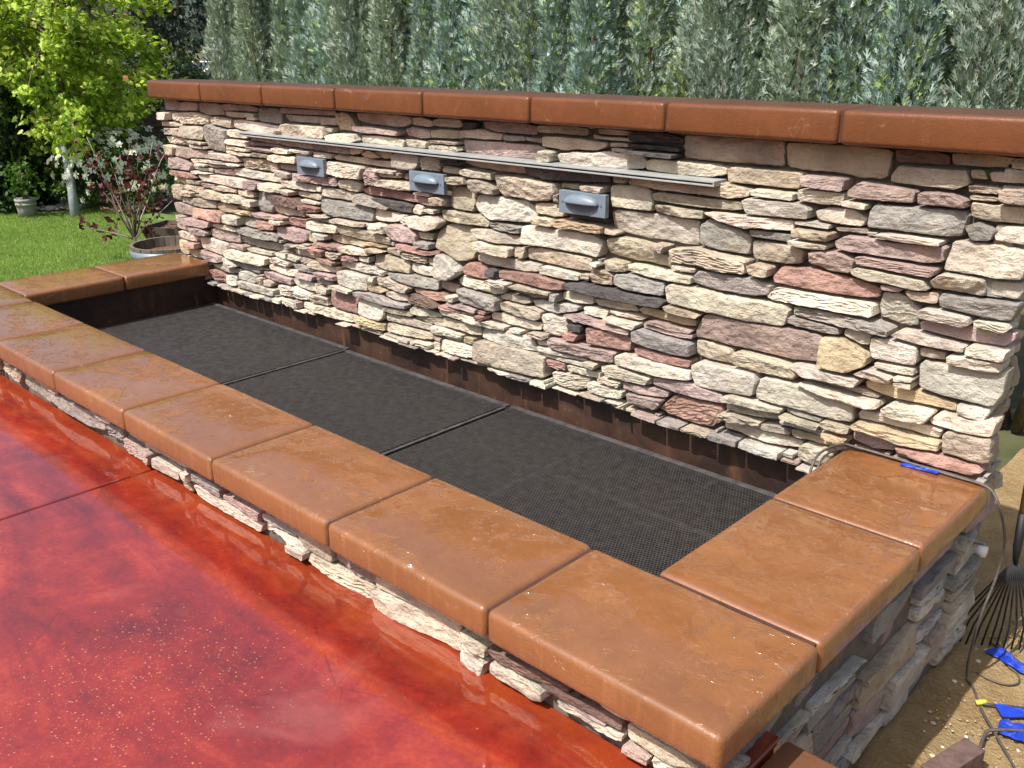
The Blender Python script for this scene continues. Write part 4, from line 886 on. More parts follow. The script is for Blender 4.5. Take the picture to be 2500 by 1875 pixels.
FRONT_TXT = """
c1677,-6 1735,-7 1790,-3 1845,0 1899,4 1949,2 2002,6 2008,59 1955,72 1903,86 1848,80 1794,76 1739,69 1685,64 1651,46
l2125,-4 2211,-20 2257,-20 2302,-20 2347,-20 2392,-20 2434,-2 2433,15 2386,18 2339,14 2292,12 2246,10 2187,16 2126,20
t2531,65 2591,61 2649,62 2712,97 2662,105 2617,103 2571,104 2523,99
c1352,16 1401,6 1449,1 1497,-5 1546,-12 1595,-10 1646,-2 1652,56 1578,53 1505,53 1431,50 1357,48
b2136,62 2192,65 2248,67 2304,77 2360,82 2369,99 2305,105 2242,108 2176,100 2109,87
t1679,68 1735,74 1791,79 1847,84 1903,90 1954,76 2004,63 2005,105 1921,109 1840,110 1758,109 1675,106
c715,8 810,6 904,6 999,6 1094,10 1109,49 1017,50 927,54 836,58 746,58 678,46
c2125,24 2173,21 2219,17 2267,14 2296,31 2291,58 2236,62 2181,60 2125,60
c2415,110 2547,110 2549,129 2546,147 2416,148 2414,129
t168,71 225,72 281,75 338,76 394,76 445,72 496,72 547,70 600,67 656,117 590,125 529,125 467,128 406,128 346,124 286,119 226,115 163,108
g-516,39 -421,34 -325,31 -230,29 -134,25 -70,37 -3,46 11,94 -120,97 -250,97 -380,96 -511,90
b2294,71 2350,71 2405,72 2460,72 2517,70 2517,104 2457,101 2400,96 2343,82 2286,77
t2279,110 2411,110 2411,129 2410,148 2280,149 2280,129
c2017,-12 2088,-22 2107,48 2039,62 2012,55
p1484,61 1543,59 1603,57 1662,55 1665,100 1604,108 1544,108 1484,103
t2533,-18 2665,-18 2666,-4 2664,10 2534,10 2534,-4
t2633,111 2714,109 2714,129 2714,148 2634,147 2631,129
t1344,55 1410,52 1476,53 1478,113 1419,115 1362,113 1302,105
c2333,30 2390,32 2446,34 2514,42 2518,66 2469,58 2422,54 2374,51 2325,50
g2135,113 2261,112 2262,130 2260,148 2136,148 2137,130
l2551,109 2629,110 2631,129 2628,147 2552,149 2552,129
c2598,26 2677,28 2681,66 2593,56
p2003,113 2131,113 2132,130 2130,149 2004,148 2004,130
c1118,26 1178,23 1236,21 1294,27 1351,26 1347,52 1291,61 1235,61 1179,64 1123,65
g1699,114 1861,115 1859,131 1860,147 1700,148 1700,131
g-842,32 -764,27 -690,24 -615,23 -538,17 -512,96 -591,101 -667,102 -742,101 -819,97
p135,10 196,4 256,14 316,16 376,18 393,76 331,72 269,70 208,67 146,62
t1865,114 1989,115 1988,131 1988,149 1866,148 1866,131
g1311,62 1363,63 1415,64 1467,65 1473,106 1417,104 1361,102 1305,100
p889,58 943,58 997,56 1051,55 1106,54 1114,97 1057,98 1003,95 948,91 893,83
g685,54 735,58 784,60 833,62 882,65 890,102 839,107 790,106 740,103 687,100
g1119,66 1177,67 1235,67 1295,67 1299,105 1239,107 1181,103 1122,97
t2015,59 2062,56 2108,52 2106,88 2060,96 2013,90
c2439,-4 2517,-16 2518,19 2437,21
p2518,19 2588,25 2591,54 2521,48
c387,15 434,16 480,16 526,17 573,18 592,63 543,65 495,68 448,67 398,64
l1483,114 1599,113 1600,131 1598,148 1484,148 1484,131
c-964,-20 -899,-20 -836,-20 -774,-20 -711,-20 -661,-19 -611,-19 -559,-14 -551,14 -649,19 -747,21 -845,26 -943,19
p2410,52 2471,60 2474,69 2429,68 2384,68 2339,68 2293,65 2352,57
t1203,123 1365,122 1365,135 1364,149 1204,147 1203,135
c1603,114 1695,115 1695,131 1694,147 1604,148 1603,131
c271,-22 316,-23 362,-24 408,-24 453,-25 476,14 420,14 364,14 308,12 252,12
t-1088,44 -1027,41 -970,40 -913,33 -853,34 -824,98 -885,102 -944,99 -1003,97 -1064,91
p961,122 1125,123 1125,135 1124,147 962,149 963,135
g26,27 78,30 130,33 153,95 97,102 40,97
c-529,-7 -463,-10 -399,-10 -335,-8 -269,-6 -261,24 -328,26 -395,30 -461,32 -529,32
c1253,17 1301,12 1349,18 1355,49 1306,48 1258,46
t2691,26 2714,26 2714,46 2714,66 2692,65 2689,46
t1797,-18 1963,-19 1963,-12 1962,-6 1798,-6 1796,-12
p-258,-4 -211,-9 -165,-7 -119,-6 -72,1 -48,40 -98,36 -147,33 -196,30 -246,26
t655,122 813,122 814,135 812,149 656,148 656,135
c817,122 957,123 956,135 956,147 818,148 816,135
t2691,-17 2714,-17 2714,2 2714,21 2692,23 2693,2
t1369,123 1463,123 1461,135 1462,148 1370,147 1370,135
o121,-2 172,12 224,18 176,24 129,29 82,26 35,21 -13,21 -59,8 -14,0 31,-1 76,-1
c-1122,-25 -1071,-21 -1019,-19 -968,-13 -935,35 -988,35 -1041,37 -1096,34
c471,-19 522,-19 572,-19 595,15 534,14 475,11
t1301,-17 1451,-18 1451,-11 1450,-4 1302,-4 1303,-11
t2589,15 2687,13 2685,17 2686,21 2590,20 2590,17
p-267,106 -161,107 -159,126 -162,147 -266,147 -265,126
t881,-18 1001,-17 1000,-8 1000,2 882,1 880,-8
t603,6 671,6 670,26 670,45 604,46 603,26
t1129,122 1199,121 1198,135 1198,148 1130,147 1129,135
t2015,101 2133,101 2133,104 2132,109 2016,108 2014,104
p595,-19 705,-18 704,-8 704,2 596,2 597,-8
c2669,-18 2687,-19 2686,-4 2686,10 2670,9 2669,-4
t709,-18 801,-19 801,-8 800,3 710,3 709,-8
t1097,-18 1157,-17 1158,-5 1156,8 1098,8 1099,-5
c1005,-19 1085,-18 1087,-8 1084,1 1006,1 1005,-8
c-37,133 129,132 130,140 128,148 -36,149 -37,140
g1161,-18 1227,-17 1226,-7 1226,4 1162,4 1160,-7
c949,110 1107,109 1109,114 1106,119 950,119 948,114
c1231,-18 1297,-19 1297,-9 1296,0 1232,0 1230,-9
t-387,102 -271,102 -270,115 -272,128 -386,128 -386,115
l-9,107 109,105 108,117 108,127 -8,127 -7,117
g1967,-18 2009,-19 2008,-10 2008,-1 1968,-3 1969,-10
c631,50 675,50 673,69 674,87 632,87 631,69
t259,132 377,133 376,140 376,149 260,148 260,140
g805,-18 877,-17 877,-8 876,3 806,2 804,-8
g-435,133 -271,132 -271,140 -272,148 -434,148 -436,140
c2295,20 2369,21 2367,23 2368,26 2296,27 2293,23
c133,133 255,133 253,140 254,149 134,147 133,140
t-595,107 -473,105 -472,117 -474,128 -594,129 -593,117
p567,129 651,131 650,139 650,147 568,148 568,139
l-787,105 -661,105 -663,117 -662,128 -786,128 -788,117
t381,131 475,133 476,140 474,148 382,147 380,140
c-73,-18 89,-18 91,-12 88,-5 -72,-6 -72,-12
t479,132 563,133 564,140 562,149 480,149 480,140
t-157,132 -41,132 -41,140 -42,148 -156,149 -156,140
c-93,106 -13,106 -15,117 -14,129 -92,127 -94,117
t-1128,108 -983,107 -984,118 -984,127 -1128,127 -1128,118
p-469,103 -391,101 -391,115 -392,129 -468,129 -470,115
g-571,132 -439,132 -438,140 -440,148 -570,148 -570,140
c-913,108 -791,107 -793,118 -792,128 -912,129 -912,118
c1709,-18 1793,-17 1794,-15 1792,-11 1710,-12 1707,-15
t-773,132 -649,133 -651,140 -650,148 -772,148 -774,140
g1105,13 1211,11 1211,15 1210,17 1106,19 1104,15
t-887,131 -777,133 -776,140 -778,149 -886,149 -889,140
p2697,70 2714,69 2714,75 2714,80 2698,81 2699,75
t93,-18 201,-17 200,-12 200,-6 94,-7 95,-12
l661,113 795,112 793,115 794,118 662,119 660,115
t799,113 945,113 943,115 944,118 800,117 800,115
g113,122 259,122 259,125 258,129 114,129 114,125
t-157,106 -97,107 -99,117 -98,127 -156,128 -155,117
t2373,101 2409,100 2410,103 2408,105 2374,106 2372,103
c1621,-18 1677,-18 1676,-15 1676,-11 1622,-11 1621,-15
t1173,112 1245,111 1243,115 1244,117 1174,118 1172,115
t-657,107 -599,106 -597,117 -600,128 -656,128 -656,117
l2373,22 2401,22 2403,25 2400,28 2374,28 2371,25
c2103,-19 2119,-18 2118,-11 2118,-3 2104,-5 2102,-11
c205,-18 247,-19 247,-9 246,1 206,1 206,-9
l1455,-18 1513,-17 1512,-15 1512,-11 1456,-12 1456,-15
t-1128,132 -1037,133 -1036,140 -1038,148 -1128,148 -1128,140
c899,100 987,101 985,103 986,106 900,105 897,103
l-645,131 -575,132 -577,140 -576,148 -644,147 -645,140
c2303,30 2319,30 2319,35 2318,40 2304,40 2301,35
t-979,107 -917,107 -918,118 -918,128 -978,127 -979,118
p1301,0 1369,0 1368,3 1368,6 1302,5 1300,3
c-1033,133 -959,131 -958,140 -960,148 -1032,148 -1035,140
t-1128,40 -1095,39 -1095,60 -1096,79 -1128,79 -1128,60
t-955,131 -891,131 -891,140 -892,148 -954,148 -953,140
t-203,-18 -77,-17 -75,-15 -78,-12 -202,-12 -205,-15
t-1128,84 -1075,83 -1076,94 -1076,104 -1128,104 -1128,94
c1111,112 1169,112 1169,115 1168,117 1112,117 1113,115
l655,92 679,91 680,100 678,108 656,108 655,100
t2137,102 2159,102 2158,105 2158,109 2138,107 2139,105
t113,107 157,106 157,112 156,118 114,117 113,112
c1215,8 1247,8 1245,12 1246,16 1216,17 1216,12
t603,51 627,50 628,57 626,64 604,64 602,57
t2419,24 2435,25 2435,27 2434,29 2420,30 2419,27
t1249,111 1275,112 1275,115 1274,119 1250,119 1251,115
c675,6 697,7 697,13 696,19 676,19 676,13
t-335,-18 -257,-18 -259,-15 -258,-12 -334,-12 -336,-15
c991,101 1027,100 1026,103 1026,105 992,106 992,103
g-37,26 3,27 3,29 2,31 -36,31 -39,29
p-1128,16 -1111,17 -1110,26 -1112,35 -1128,36 -1127,26
c1,35 17,37 16,40 16,43 2,43 2,40
t15,95 33,96 32,99 32,101 16,101 15,99
t-551,-17 -531,-18 -532,-15 -532,-12 -550,-11 -553,-15
"""

# ------------------------------------------------------------------ terrain
def terr(x, y):
    s = -(x+2.2)*.69 + y*.72
    return -.48 - .03*np.clip(s-1, 0, 60)
def sheet(name, x0, x1, y0, y1, nx, ny, dz, mat, rough=0.0, kind='structure', label=None, cut=None):
    xs = np.linspace(x0, x1, nx); ys = np.linspace(y0, y1, ny); X, Y = np.meshgrid(xs, ys)
    Z = terr(X, Y) + dz
    if rough: Z = Z + rough*np.array([noise.fractal(Vector((x*4, y*4, 0)), 1, 2, 4) for x, y in zip(X.ravel(), Y.ravel())]).reshape(X.shape)
    V = np.stack([X, Y, Z], -1).reshape(-1, 3)
    i = np.arange(nx*ny).reshape(ny, nx); F = np.stack([i[:-1,:-1], i[:-1,1:], i[1:,1:], i[1:,:-1]], -1).reshape(-1, 4)
    if cut is not None:
        c = V[F].mean(1); F = F[cut(c)]
    return tag(link(name, np_mesh(name, V, F, None, True), mat), label, None, None, kind)
sheet('ground', -900, 900, -900, 900, 181, 181, -.03, GROUND, label='bare garden soil reaching away under the trees')
sheet('lawn', -11.2, -2.09, -1.35, 3.1, 60, 40, .004, LAWN, label='green mown lawn behind the left end of the fountain')
sheet('sandy_ground', 2.35, 7.5, -1.15, 6.5, 150, 180, .0, SAND, .018, label='pale yellow sandy soil beside the right end of the basin')
# red stained patio: two slabs with a groove between them
pat = empty('patio', (0, -2.5, 0), 'red stained wet concrete patio in front of the fountain', None); pat['kind'] = 'structure'
for x0, x1 in ((-9.0, .361), (.370, 2.735)):
    link('slab', box_mesh('slab', x0, x1, -9.0, -1.395, -.62, 0, bev=.006), PATIO, pat)
link('slab', box_mesh('slab', 2.30, 2.735, -1.385, -1.12, -.62, -.004, bev=.006), PATIO, pat)
link('groove', box_mesh('groove', .355, .376, -9.0, -1.40, -.5, -.012), JOINT, pat)
edging = tag(link('edging_slab', box_mesh('edging_slab', 2.745, 3.35, -9.0, -1.125, -.62, .004, bev=.012), EDGE), 'orange-brown edging slab below the front right corner of the basin', 'slab')

# ------------------------------------------------------------------ ledge stones
PAL = dict(c=(.64,.58,.485), l=(.58,.55,.485), t=(.49,.43,.345), g=(.34,.32,.295), d=(.11,.10,.10), p=(.44,.345,.32), r=(.42,.265,.228), o=(.57,.465,.32), b=(.21,.145,.125))
def ring_pts(P, step):
    P = np.asarray(P, float); out = []
    P = (np.vstack([.88*P + .12*np.roll(P, -1, 0), .12*P + .88*np.roll(P, -1, 0)]).reshape(2, -1, 2).transpose(1, 0, 2).reshape(-1, 2))  # cut corners
    for a, b in zip(P, np.roll(P, -1, 0)):
        n = max(1, int(np.linalg.norm(b-a)/step))
        for k in range(n): out.append(a + (b-a)*k/n)
    return np.array(out)
def rock(P, proud, seed, back=.05):
    """P outline in (u,v) metres; returns verts (u,v,w) with w outwards, quads: a split stone with flat facets, flaky ledges and broken edges"""
    P = np.asarray(P, float); rs = random.Random(seed*7+1)
    if .5*np.sum(P[:,0]*np.roll(P[:,1],-1) - np.roll(P[:,0],-1)*P[:,1]) < 0: P = P[::-1]
    span = P.max(0) - P.min(0); big = max(span)
    R = ring_pts(P, max(.0075, min(.014, big/16)))
    n = len(R); h = span[1]; u0, u1 = R[:,0].min(), R[:,0].max(); um, vm = R.mean(0)
    tgt = R.copy()
    A = np.vstack([R[:,0], np.ones(n)]).T; k, c = np.linalg.lstsq(A, R[:,1], rcond=None)[0]
    if span[0] < 1.3*h: k, c = 0, R[:,1].mean()
    ins = min(h*.48, span[0]*.42)
    tgt[:,0] = np.clip(R[:,0], u0+ins, u1-ins); tgt[:,1] = k*tgt[:,0] + c
    ox = (seed % 977)*3.7; smoothness = rs.choice((.35, .6, 1.0, 1.0, 1.4))
    if h > .085: smoothness *= .75
    drop = min(.010, h*.16)*rs.uniform(.6, 1.5)
    planes = []                                              # facets left by the splitting
    for q in range(rs.randint(2, 4) + int(span[0]*h/.008)):
        a = rs.uniform(0, 6.283); sl = rs.uniform(.03, .34)*smoothness
        planes.append((rs.uniform(u0, u1), rs.uniform(P[:,1].min(), P[:,1].max()), math.cos(a)*sl*.55, math.sin(a)*sl, rs.uniform(0, .007)*smoothness))
    ledgy = rs.choice((0, .001, .002, .006)); tiltv = rs.uniform(-.16, .24); bed = rs.uniform(.009, .020); lean = rs.uniform(-.15, .15)
    rings = []; m_in = 5 if h < .05 else 7
    fs = [(0, 0), (0, 1), (.05, 2)] + [(f, 3) for f in np.linspace(.16, 1.0, m_in)]
    for f, st in fs:
        Q = R + (tgt-R)*f; W = np.zeros(n)
        if st == 0: W[:] = -back; rings.append(np.column_stack([Q, W])); continue
        for i, (u, v) in enumerate(Q):
            w = min([.006] + [d + bx_*(u-pu) + by_*(v-pv) for pu, pv, bx_, by_, d in planes])
            w = max(w, -.020)
            n1 = noise.noise(Vector((u*22+ox, v*40, ox))); n2 = noise.noise(Vector((u*60+ox, v*85, 4.4)))
            s_ = (v + lean*u)/bed + 1.1*n1 + ox; fr = s_ - math.floor(s_)
            w += smoothness*(ledgy*(fr-.5) + .0050*n1 + .0030*n2) + tiltv*(v-vm)
            if st == 1:
                ch = noise.noise(Vector((u*38+ox, v*38, 2.2)))
                w -= drop*(.75 + .9*max(0, ch))
            elif st == 2: w -= drop*.12
            W[i] = proud + w
        if st == 1:
            jt = np.array([[noise.noise(Vector((u*55+ox, v*55, 0))), noise.noise(Vector((u*55, v*55+ox, 9)))] for u, v in Q]); Q = Q + jt*min(.0045, h*.07)
        rings.append(np.column_stack([Q, W]))
    V = np.vstack(rings); m = len(rings); F = []
    i = np.arange(n); j = (i+1) % n
    for a in range(m-1): F.append(np.column_stack([a*n+i, a*n+j, (a+1)*n+j, (a+1)*n+i]))
    return V, np.vstack(F)
MAPS = {'front': lambda V, o: np.column_stack([V[:,0], o - V[:,2], V[:,1]]), 'right': lambda V, o: np.column_stack([o + V[:,2], V[:,0], V[:,1]])}
def stone_color(k):
    c = np.array(PAL[k]); return np.clip(c*random.uniform(.86, 1.12)*np.array([1+random.uniform(-.04,.05), 1, 1+random.uniform(-.06,.05)]), 0, .8)
def lay_stones(parent, specs, n_single, off, side, seed0, restname='small_stones', proud=(-.010, .038), gap=.0065):
    """specs: (kind, outline); the first n_single are objects of their own, the rest one joined part"""
    RV, RF, RC, base = [], [], [], 0
    for i, (k, P) in enumerate(specs):
        P = np.asarray(P); area = np.prod(P.max(0)-P.min(0))
        w_, h_ = P.max(0)-P.min(0); mid = (P.max(0)+P.min(0))/2; P = mid + (P-mid)*np.array([(w_-.004)/w_, (h_-gap*min(1, h_/.03))/h_])
        pr = random.uniform(*proud) + (.004 if area < .006 else 0)
        if side == 'front' and mid[1] > 1.09: pr = random.uniform(-.018, -.004)          # the top course sits back under the coping
        V, F = rock(P, pr, seed0+i); V = MAPS[side](V, off); c = stone_color(k)
        if i < n_single:
            ctr = V.mean(0); me = np_mesh('stone', V-ctr, F, np.tile(c, (len(V), 1)), False); link('stone', me, STONE, parent, ctr)
        else:
            RV.append(V); RF.append(F+base); RC.append(np.tile(c, (len(V), 1))); base += len(V)
    if RV:
        o = link(restname, np_mesh(restname, np.vstack(RV), np.vstack(RF), np.vstack(RC), False), STONE, parent); o['kind'] = 'stuff'
def parse(txt):
    out = []
    for ln in txt.strip().split('\n'):
        out.append((ln[0], [tuple(int(a)/1000 for a in p.split(',')) for p in ln[1:].split()]))
    return out
def ledge(u0, u1, v0, v1, seed, kinds, hs=(.035, .11), ws=(.10, .36)):
    r = random.Random(seed); out = []; v = v0
    while v < v1 - .015:
        hh = min(r.uniform(*hs), v1-v)
        if v1-v-hh < .025: hh = v1-v
        u = u0 - r.uniform(0, .1)
        while u < u1:
            w = r.uniform(*ws)*(.6+hh*5); w = min(w, .42); ua, ub = max(u, u0), min(u+w, u1)
            if ub-ua > .03:
                parts = [(v, v+hh)]
                if hh > .07 and r.random() < .4:
                    s = v + hh*r.uniform(.35, .65); parts = [(v, s), (s, v+hh)]
                for a, b in parts:
                    j = lambda q=.006: r.uniform(-q, q)
                    g = .003
                    out.append((r.choice(kinds), [(ua+g, a+g+j(.004)), ((ua+ub)/2+j(.03), a+g+j()), (ub-g, a+g+j(.004)), (ub-g+j(), (a+b)/2), (ub-g-abs(j(.012)), b-g+j(.003)), ((ua+ub)/2+j(.03), b-g+j()), (ua+g+abs(j(.012)), b-g+j(.003)), (ua+g+j(), (a+b)/2)]))
            u += w
        v += hh
    out.sort(key=lambda s: -np.prod(np.ptp(np.array(s[1]), axis=0))); return out

WALLSTONES = parse(WALL_TXT)
FRONTSTONES = [(k, P) for k, P in parse(FRONT_TXT) if np.array(P)[:, 1].max() > .040 and np.ptp(np.array(P)[:, 1]) > .016]
wall = empty('stone_wall', (.36, .13, -.48), 'tall ledgestone fountain wall with brown coping on top', 'wall')
link('core', box_mesh('core', -2.00, 2.70, .049, .215, -.5, 1.168), MORTAR, wall)
lay_stones(wall, WALLSTONES, 265, 0.0, 'front', 1)
endst = ledge(.005, .25, -.46, 1.165, 5, 'ttglpct')
lay_stones(wall, endst, 30, 2.716, 'right', 900, 'small_end_stones', (.0, .022))
def coping(parent, x0, x1, y0, y1, ztop, th, mat, bev=.016):
    cx, cy = (x0+x1)/2, (y0+y1)/2
    bm = bmesh.new(); box(bm, x0-cx, x1-cx, y0-cy, y1-cy, -th, 0)
    bmesh.ops.subdivide_edges(bm, edges=[e for e in bm.edges if e.calc_length() > .2], cuts=5, use_grid_fill=True)
    sharp = [e for e in bm.edges if len(e.link_faces) == 2 and e.calc_face_angle(0) > 1]
    bmesh.ops.bevel(bm, geom=sharp, offset=bev, segments=4, affect='EDGES', profile=.5)
    for v in bm.verts:                       # hand-cast, never quite true
        p = Vector((v.co.x+cx, v.co.y+cy, v.co.z+ztop))
        v.co += noise.noise_vector(p*5)*.0016 + noise.noise_vector(p*24)*.0006
    me = bm_mesh('coping_block', bm, True)
    return link('coping_block', me, mat, parent, (cx, cy, ztop))
JG = .0035
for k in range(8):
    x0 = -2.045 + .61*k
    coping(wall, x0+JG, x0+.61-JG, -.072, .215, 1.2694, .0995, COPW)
for k in range(1, 8):
    x0 = -2.045 + .61*k
    link('joint', box_mesh('joint', x0-JG*1.6, x0+JG*1.6, -.058, .20, 1.176, 1.258), JOINT, wall)

# ------------------------------------------------------------------ basin
YO, YI, XRI, XRO, XLI, XLO, TOP, TH = -1.4772, -1.0778, 2.3497, 2.7795, -1.6583, -2.0737, .24, .0861
basin = empty('fountain_basin', (.36, -.75, -.48), 'raised stone fountain basin with wet orange-brown coping', 'basin')
zc = TOP - TH - .001
link('front_core', box_mesh('front_core', XLO+.05, XRO-.09, YO+.085, YI-.045, -.5, zc), MORTAR, basin)
link('side_core', box_mesh('side_core', XRI+.045, XRO-.09, YI-.04, .047, -.5, zc), MORTAR, basin)
link('side_core', box_mesh('side_core', XLO+.05, XLI-.045, YI-.04, .047, -.5, zc), MORTAR, basin)
link('liner', box_mesh('liner', XLI-.035, XRI+.035, .043, .0487, -.42, .165), LINER, basin)
link('liner', box_mesh('liner', XLI-.02, XRI+.03, YI-.044, YI-.036, -.42, zc-.004), LINER, basin)
link('liner', box_mesh('liner', XRI+.036, XRI+.044, YI-.03, .042, -.42, zc-.004), LINER, basin)
link('liner', box_mesh('liner', XLI-.044, XLI-.036, YI-.03, .042, -.42, zc-.004), LINER, basin)
link('basin_floor', box_mesh('basin_floor', XLI-.03, XRI+.03, YI-.034, .042, -.46, -.40), BLACK, basin)
FY = -1.427
lay_stones(basin, FRONTSTONES, 75, FY, 'front', 2000, 'small_stones', (-.014, .008))
lay_stones(basin, ledge(-2.02, -1.135, -.02, .148, 21, 'ccttpg'), 0, FY, 'front', 2500, 'far_stones', (-.014, .008))
lay_stones(basin, ledge(-1.40, .0, -.47, .150, 33, 'gtpgltpg', (.045, .12), (.12, .40)), 70, 2.70, 'right', 3000, 'small_side_stones', (-.004, .030))
xs = [-1.503+.61*k for k in range(7)]
fr = [XLO] + xs + [XRO]
for a, b in zip(fr, fr[1:]): coping(basin, a+JG*(a > XLO), b-JG*(b < XRO), YO, YI-(JG if (b > 2.5 or a < -2) else 0), TOP, TH, COPB)
coping(basin, XRI, XRO, YI+JG, -.520-JG, TOP, TH, COPB); coping(basin, XRI, XRO, -.520+JG, -.004, TOP, TH, COPB)
coping(basin, XLO, XLI, YI+JG, -.534-JG, TOP, TH, COPB); coping(basin, XLO, XLI, -.534+JG, -.004, TOP, TH, COPB)
for x in xs: link('joint', box_mesh('joint', x-JG*1.5, x+JG*1.5, YO+.014, YI-.012, TOP-TH+.01, TOP-.008), JOINT, basin)
for x0, x1, y in ((XRI, XRO, YI), (XRI, XRO, -.520), (XLO, XLI, YI), (XLO, XLI, -.534)):
    link('joint', box_mesh('joint', x0+.012, x1-.014, y-JG*1.5, y+JG*1.5, TOP-TH+.01, TOP-.006), JOINT, basin)

# ------------------------------------------------------------------ grates of expanded metal
def expanded(x0, x1, y0, y1, z, ax=.0115, ay=.022, w=.00125, t=.0024):
    nx = int((x1-x0)/ax); ny = int((y1-y0)/ay)*2
    I, J = np.meshgrid(np.arange(nx), np.arange(ny), indexing='ij'); I = I.ravel(); J = J.ravel()
    def seg(xa, ya, xb, yb):
        d = np.stack([xb-xa, yb-ya], -1); L = np.linalg.norm(d, axis=1, keepdims=True); d = d/L; nrm = np.stack([-d[:,1], d[:,0]], -1)*w
        a = np.stack([xa, ya], -1); b = np.stack([xb, yb], -1)
        n = len(xa); V = np.zeros((n, 8, 3), np.float32)
        for q, (p, s, zz) in enumerate(((a, 1, z), (a, -1, z), (b, -1, z), (b, 1, z), (a, 1, z-t), (a, -1, z-t), (b, -1, z-t), (b, 1, z-t))):
            V[:, q, :2] = p + s*nrm; V[:, q, 2] = zz
        V[:, (0, 3), 2] += .0006                                   # strands lie slightly twisted
        F = np.array([(0,1,2,3), (0,3,7,4), (1,5,6,2)]); return V.reshape(-1, 3), (F[None] + 8*np.arange(n)[:, None, None]).reshape(-1, 4)
    xa = x0 + ax*(I + .5*(J % 2)); ya = y0 + ay*.5*J
    V1, F1 = seg(xa, ya, xa + ax*.5, ya + ay*.5); V2, F2 = seg(xa, ya, xa - ax*.5, ya + ay*.5)
    return np_mesh('expanded_mesh', np.vstack([V1, V2]), np.vstack([F1, F2+len(V1)]))
GZ = -.031
glabels = ['black expanded metal grate at the far left end of the basin', 'black expanded metal grate in the middle of the basin', 'black expanded metal grate nearest the right end of the basin']
for (x0, x1, yb, dz), lab in zip(((-1.690, -.334, .010, .006), (-.325, .826, -.004, 0), (.842, 2.378, .010, -.004)), glabels):
    y0 = -1.104; z = GZ+dz
    g = empty('grate', ((x0+x1)/2, (y0+yb)/2, z-.03), lab, 'grate', 'grates over the basin')
    o = link('expanded_mesh', expanded(x0+.008, x1-.008, y0+.01, yb-.022, z), STEEL, g); o['kind'] = 'stuff'
    for a in ((x0, x1, yb-.026, yb, z-.006, z+.003), (x0, x1, y0, y0+.02, z-.03, z-.003), (x0, x0+.014, y0+.02, yb-.026, z-.03, z-.0032), (x1-.014, x1, y0+.02, yb-.026, z-.03, z-.0032)):
        fb = link('frame_bar', box_mesh('frame_bar', *a, bev=.0012), STEEL2, g)
        if a[3] == yb: backbar = fb
    for y in (y0+.36, y0+.71): link('stiffener', box_mesh('stiffener', x0+.015, x1-.015, y-.014, y+.014, z-.012, z-.0027), STEEL2, g)
    for f in (.33, .67): link('stiffener', box_mesh('stiffener', x0+(x1-x0)*f-.012, x0+(x1-x0)*f+.012, y0+.021, yb-.027, z-.020, z-.0125), STEEL2, g)
    n = int((x1-x0)/.12)
    for i in range(n):
        x = x0 + (i+.5)*(x1-x0)/n
        bm = bmesh.new(); bmesh.ops.create_uvsphere(bm, u_segments=8, v_segments=5, radius=.0045); bmesh.ops.scale(bm, vec=(1, 1, .5), verts=bm.verts)
        link('rivet', bm_mesh('rivet', bm, True), STEEL2, backbar, (x, yb-.013, z+.003))

# ------------------------------------------------------------------ hooded spouts and trough on the wall
def spout_mesh():
    bm = bmesh.new(); n, m = 20, 8; W, H, D = .083, .036, .030
    rows = []
    for j in range(m+1):                                  # eyelid hood: bulges out and down, open underneath
        t = j/m; z = H*math.cos(t*math.pi/2)*1.0; row = []
        for i in range(n+1):
            u = -1 + 2*i/n; e = math.sqrt(max(0, 1-u*u))
            row.append(bm.verts.new((W*u, -D*e*math.sin(t*math.pi/2) - .001, z*e)))
        rows.append(row)
    for a, b in zip(rows, rows[1:]):
        for i in range(n): bm.faces.new((a[i], a[i+1], b[i+1], b[i]))
    bm2 = rows[-1]; under = [bm.verts.new((v.co.x*.94, v.co.y*.86, v.co.z+.001)) for v in bm2]
    for i in range(n): bm.faces.new((bm2[i], bm2[i+1], under[i+1], under[i]))
    bmesh.ops.remove_doubles(bm, verts=bm.verts, dist=1e-5)
    return bm_mesh('hood', bm, True)
hood = spout_mesh(); plate = box_mesh('plate', -.112, .112, -.010, .012, -.0425, .0425, bev=.002)
bm = bmesh.new(); bmesh.ops.create_cone(bm, cap_ends=True, segments=10, radius1=.0035, radius2=.003, depth=.003, matrix=Matrix.Rotation(rad(90), 4, 'X')); screw = bm_mesh('screw', bm)
bm = bmesh.new()
vs_ = [bm.verts.new((.076*math.cos(a), -.0108, .028*math.sin(a))) for a in np.linspace(math.pi, 2*math.pi, 17)]; bm.faces.new(vs_)
r = bmesh.ops.extrude_face_region(bm, geom=bm.faces[:]); bmesh.ops.translate(bm, vec=(0, .004, 0), verts=[v for v in r['geom'] if isinstance(v, bmesh.types.BMVert)])
recess_shade = bm_mesh('recess_shade', bm)  # half disc for the shallow recess, painted dark for the hood's shadow
PLATE2 = plain('grey_blue_shade_screw', (.085, .115, .160), .5, 0, .1, 30)  # darker plate blue: painted shade under the hoods, also used on the screws
for x, lab in ((-.488, 'grey-blue hooded water spout on the wall, farthest left of three'), (.373, 'grey-blue hooded water spout on the wall, middle of three'), (1.243, 'grey-blue hooded water spout on the wall, nearest of three')):
    s = empty('water_spout', (x, -.032, .892), lab, 'spout', 'hooded spouts on the fountain wall')
    pl_ = link('plate', plate, PLATE, s, (x, -.032, .892)); link('hood', hood, PLATE, s, (x, -.042, .892)); link('recess_shade', recess_shade, PLATE2, s, (x, -.0325, .890))
    for dx in (-.092, .092): link('screw', screw, PLATE2, pl_, (x+dx, -.0435, .893))
tr = empty('water_trough', (.354, -.03, 1.02), 'long thin grey slotted water trough fixed across the wall', 'trough')
TX0, TX1 = -1.106, 1.814
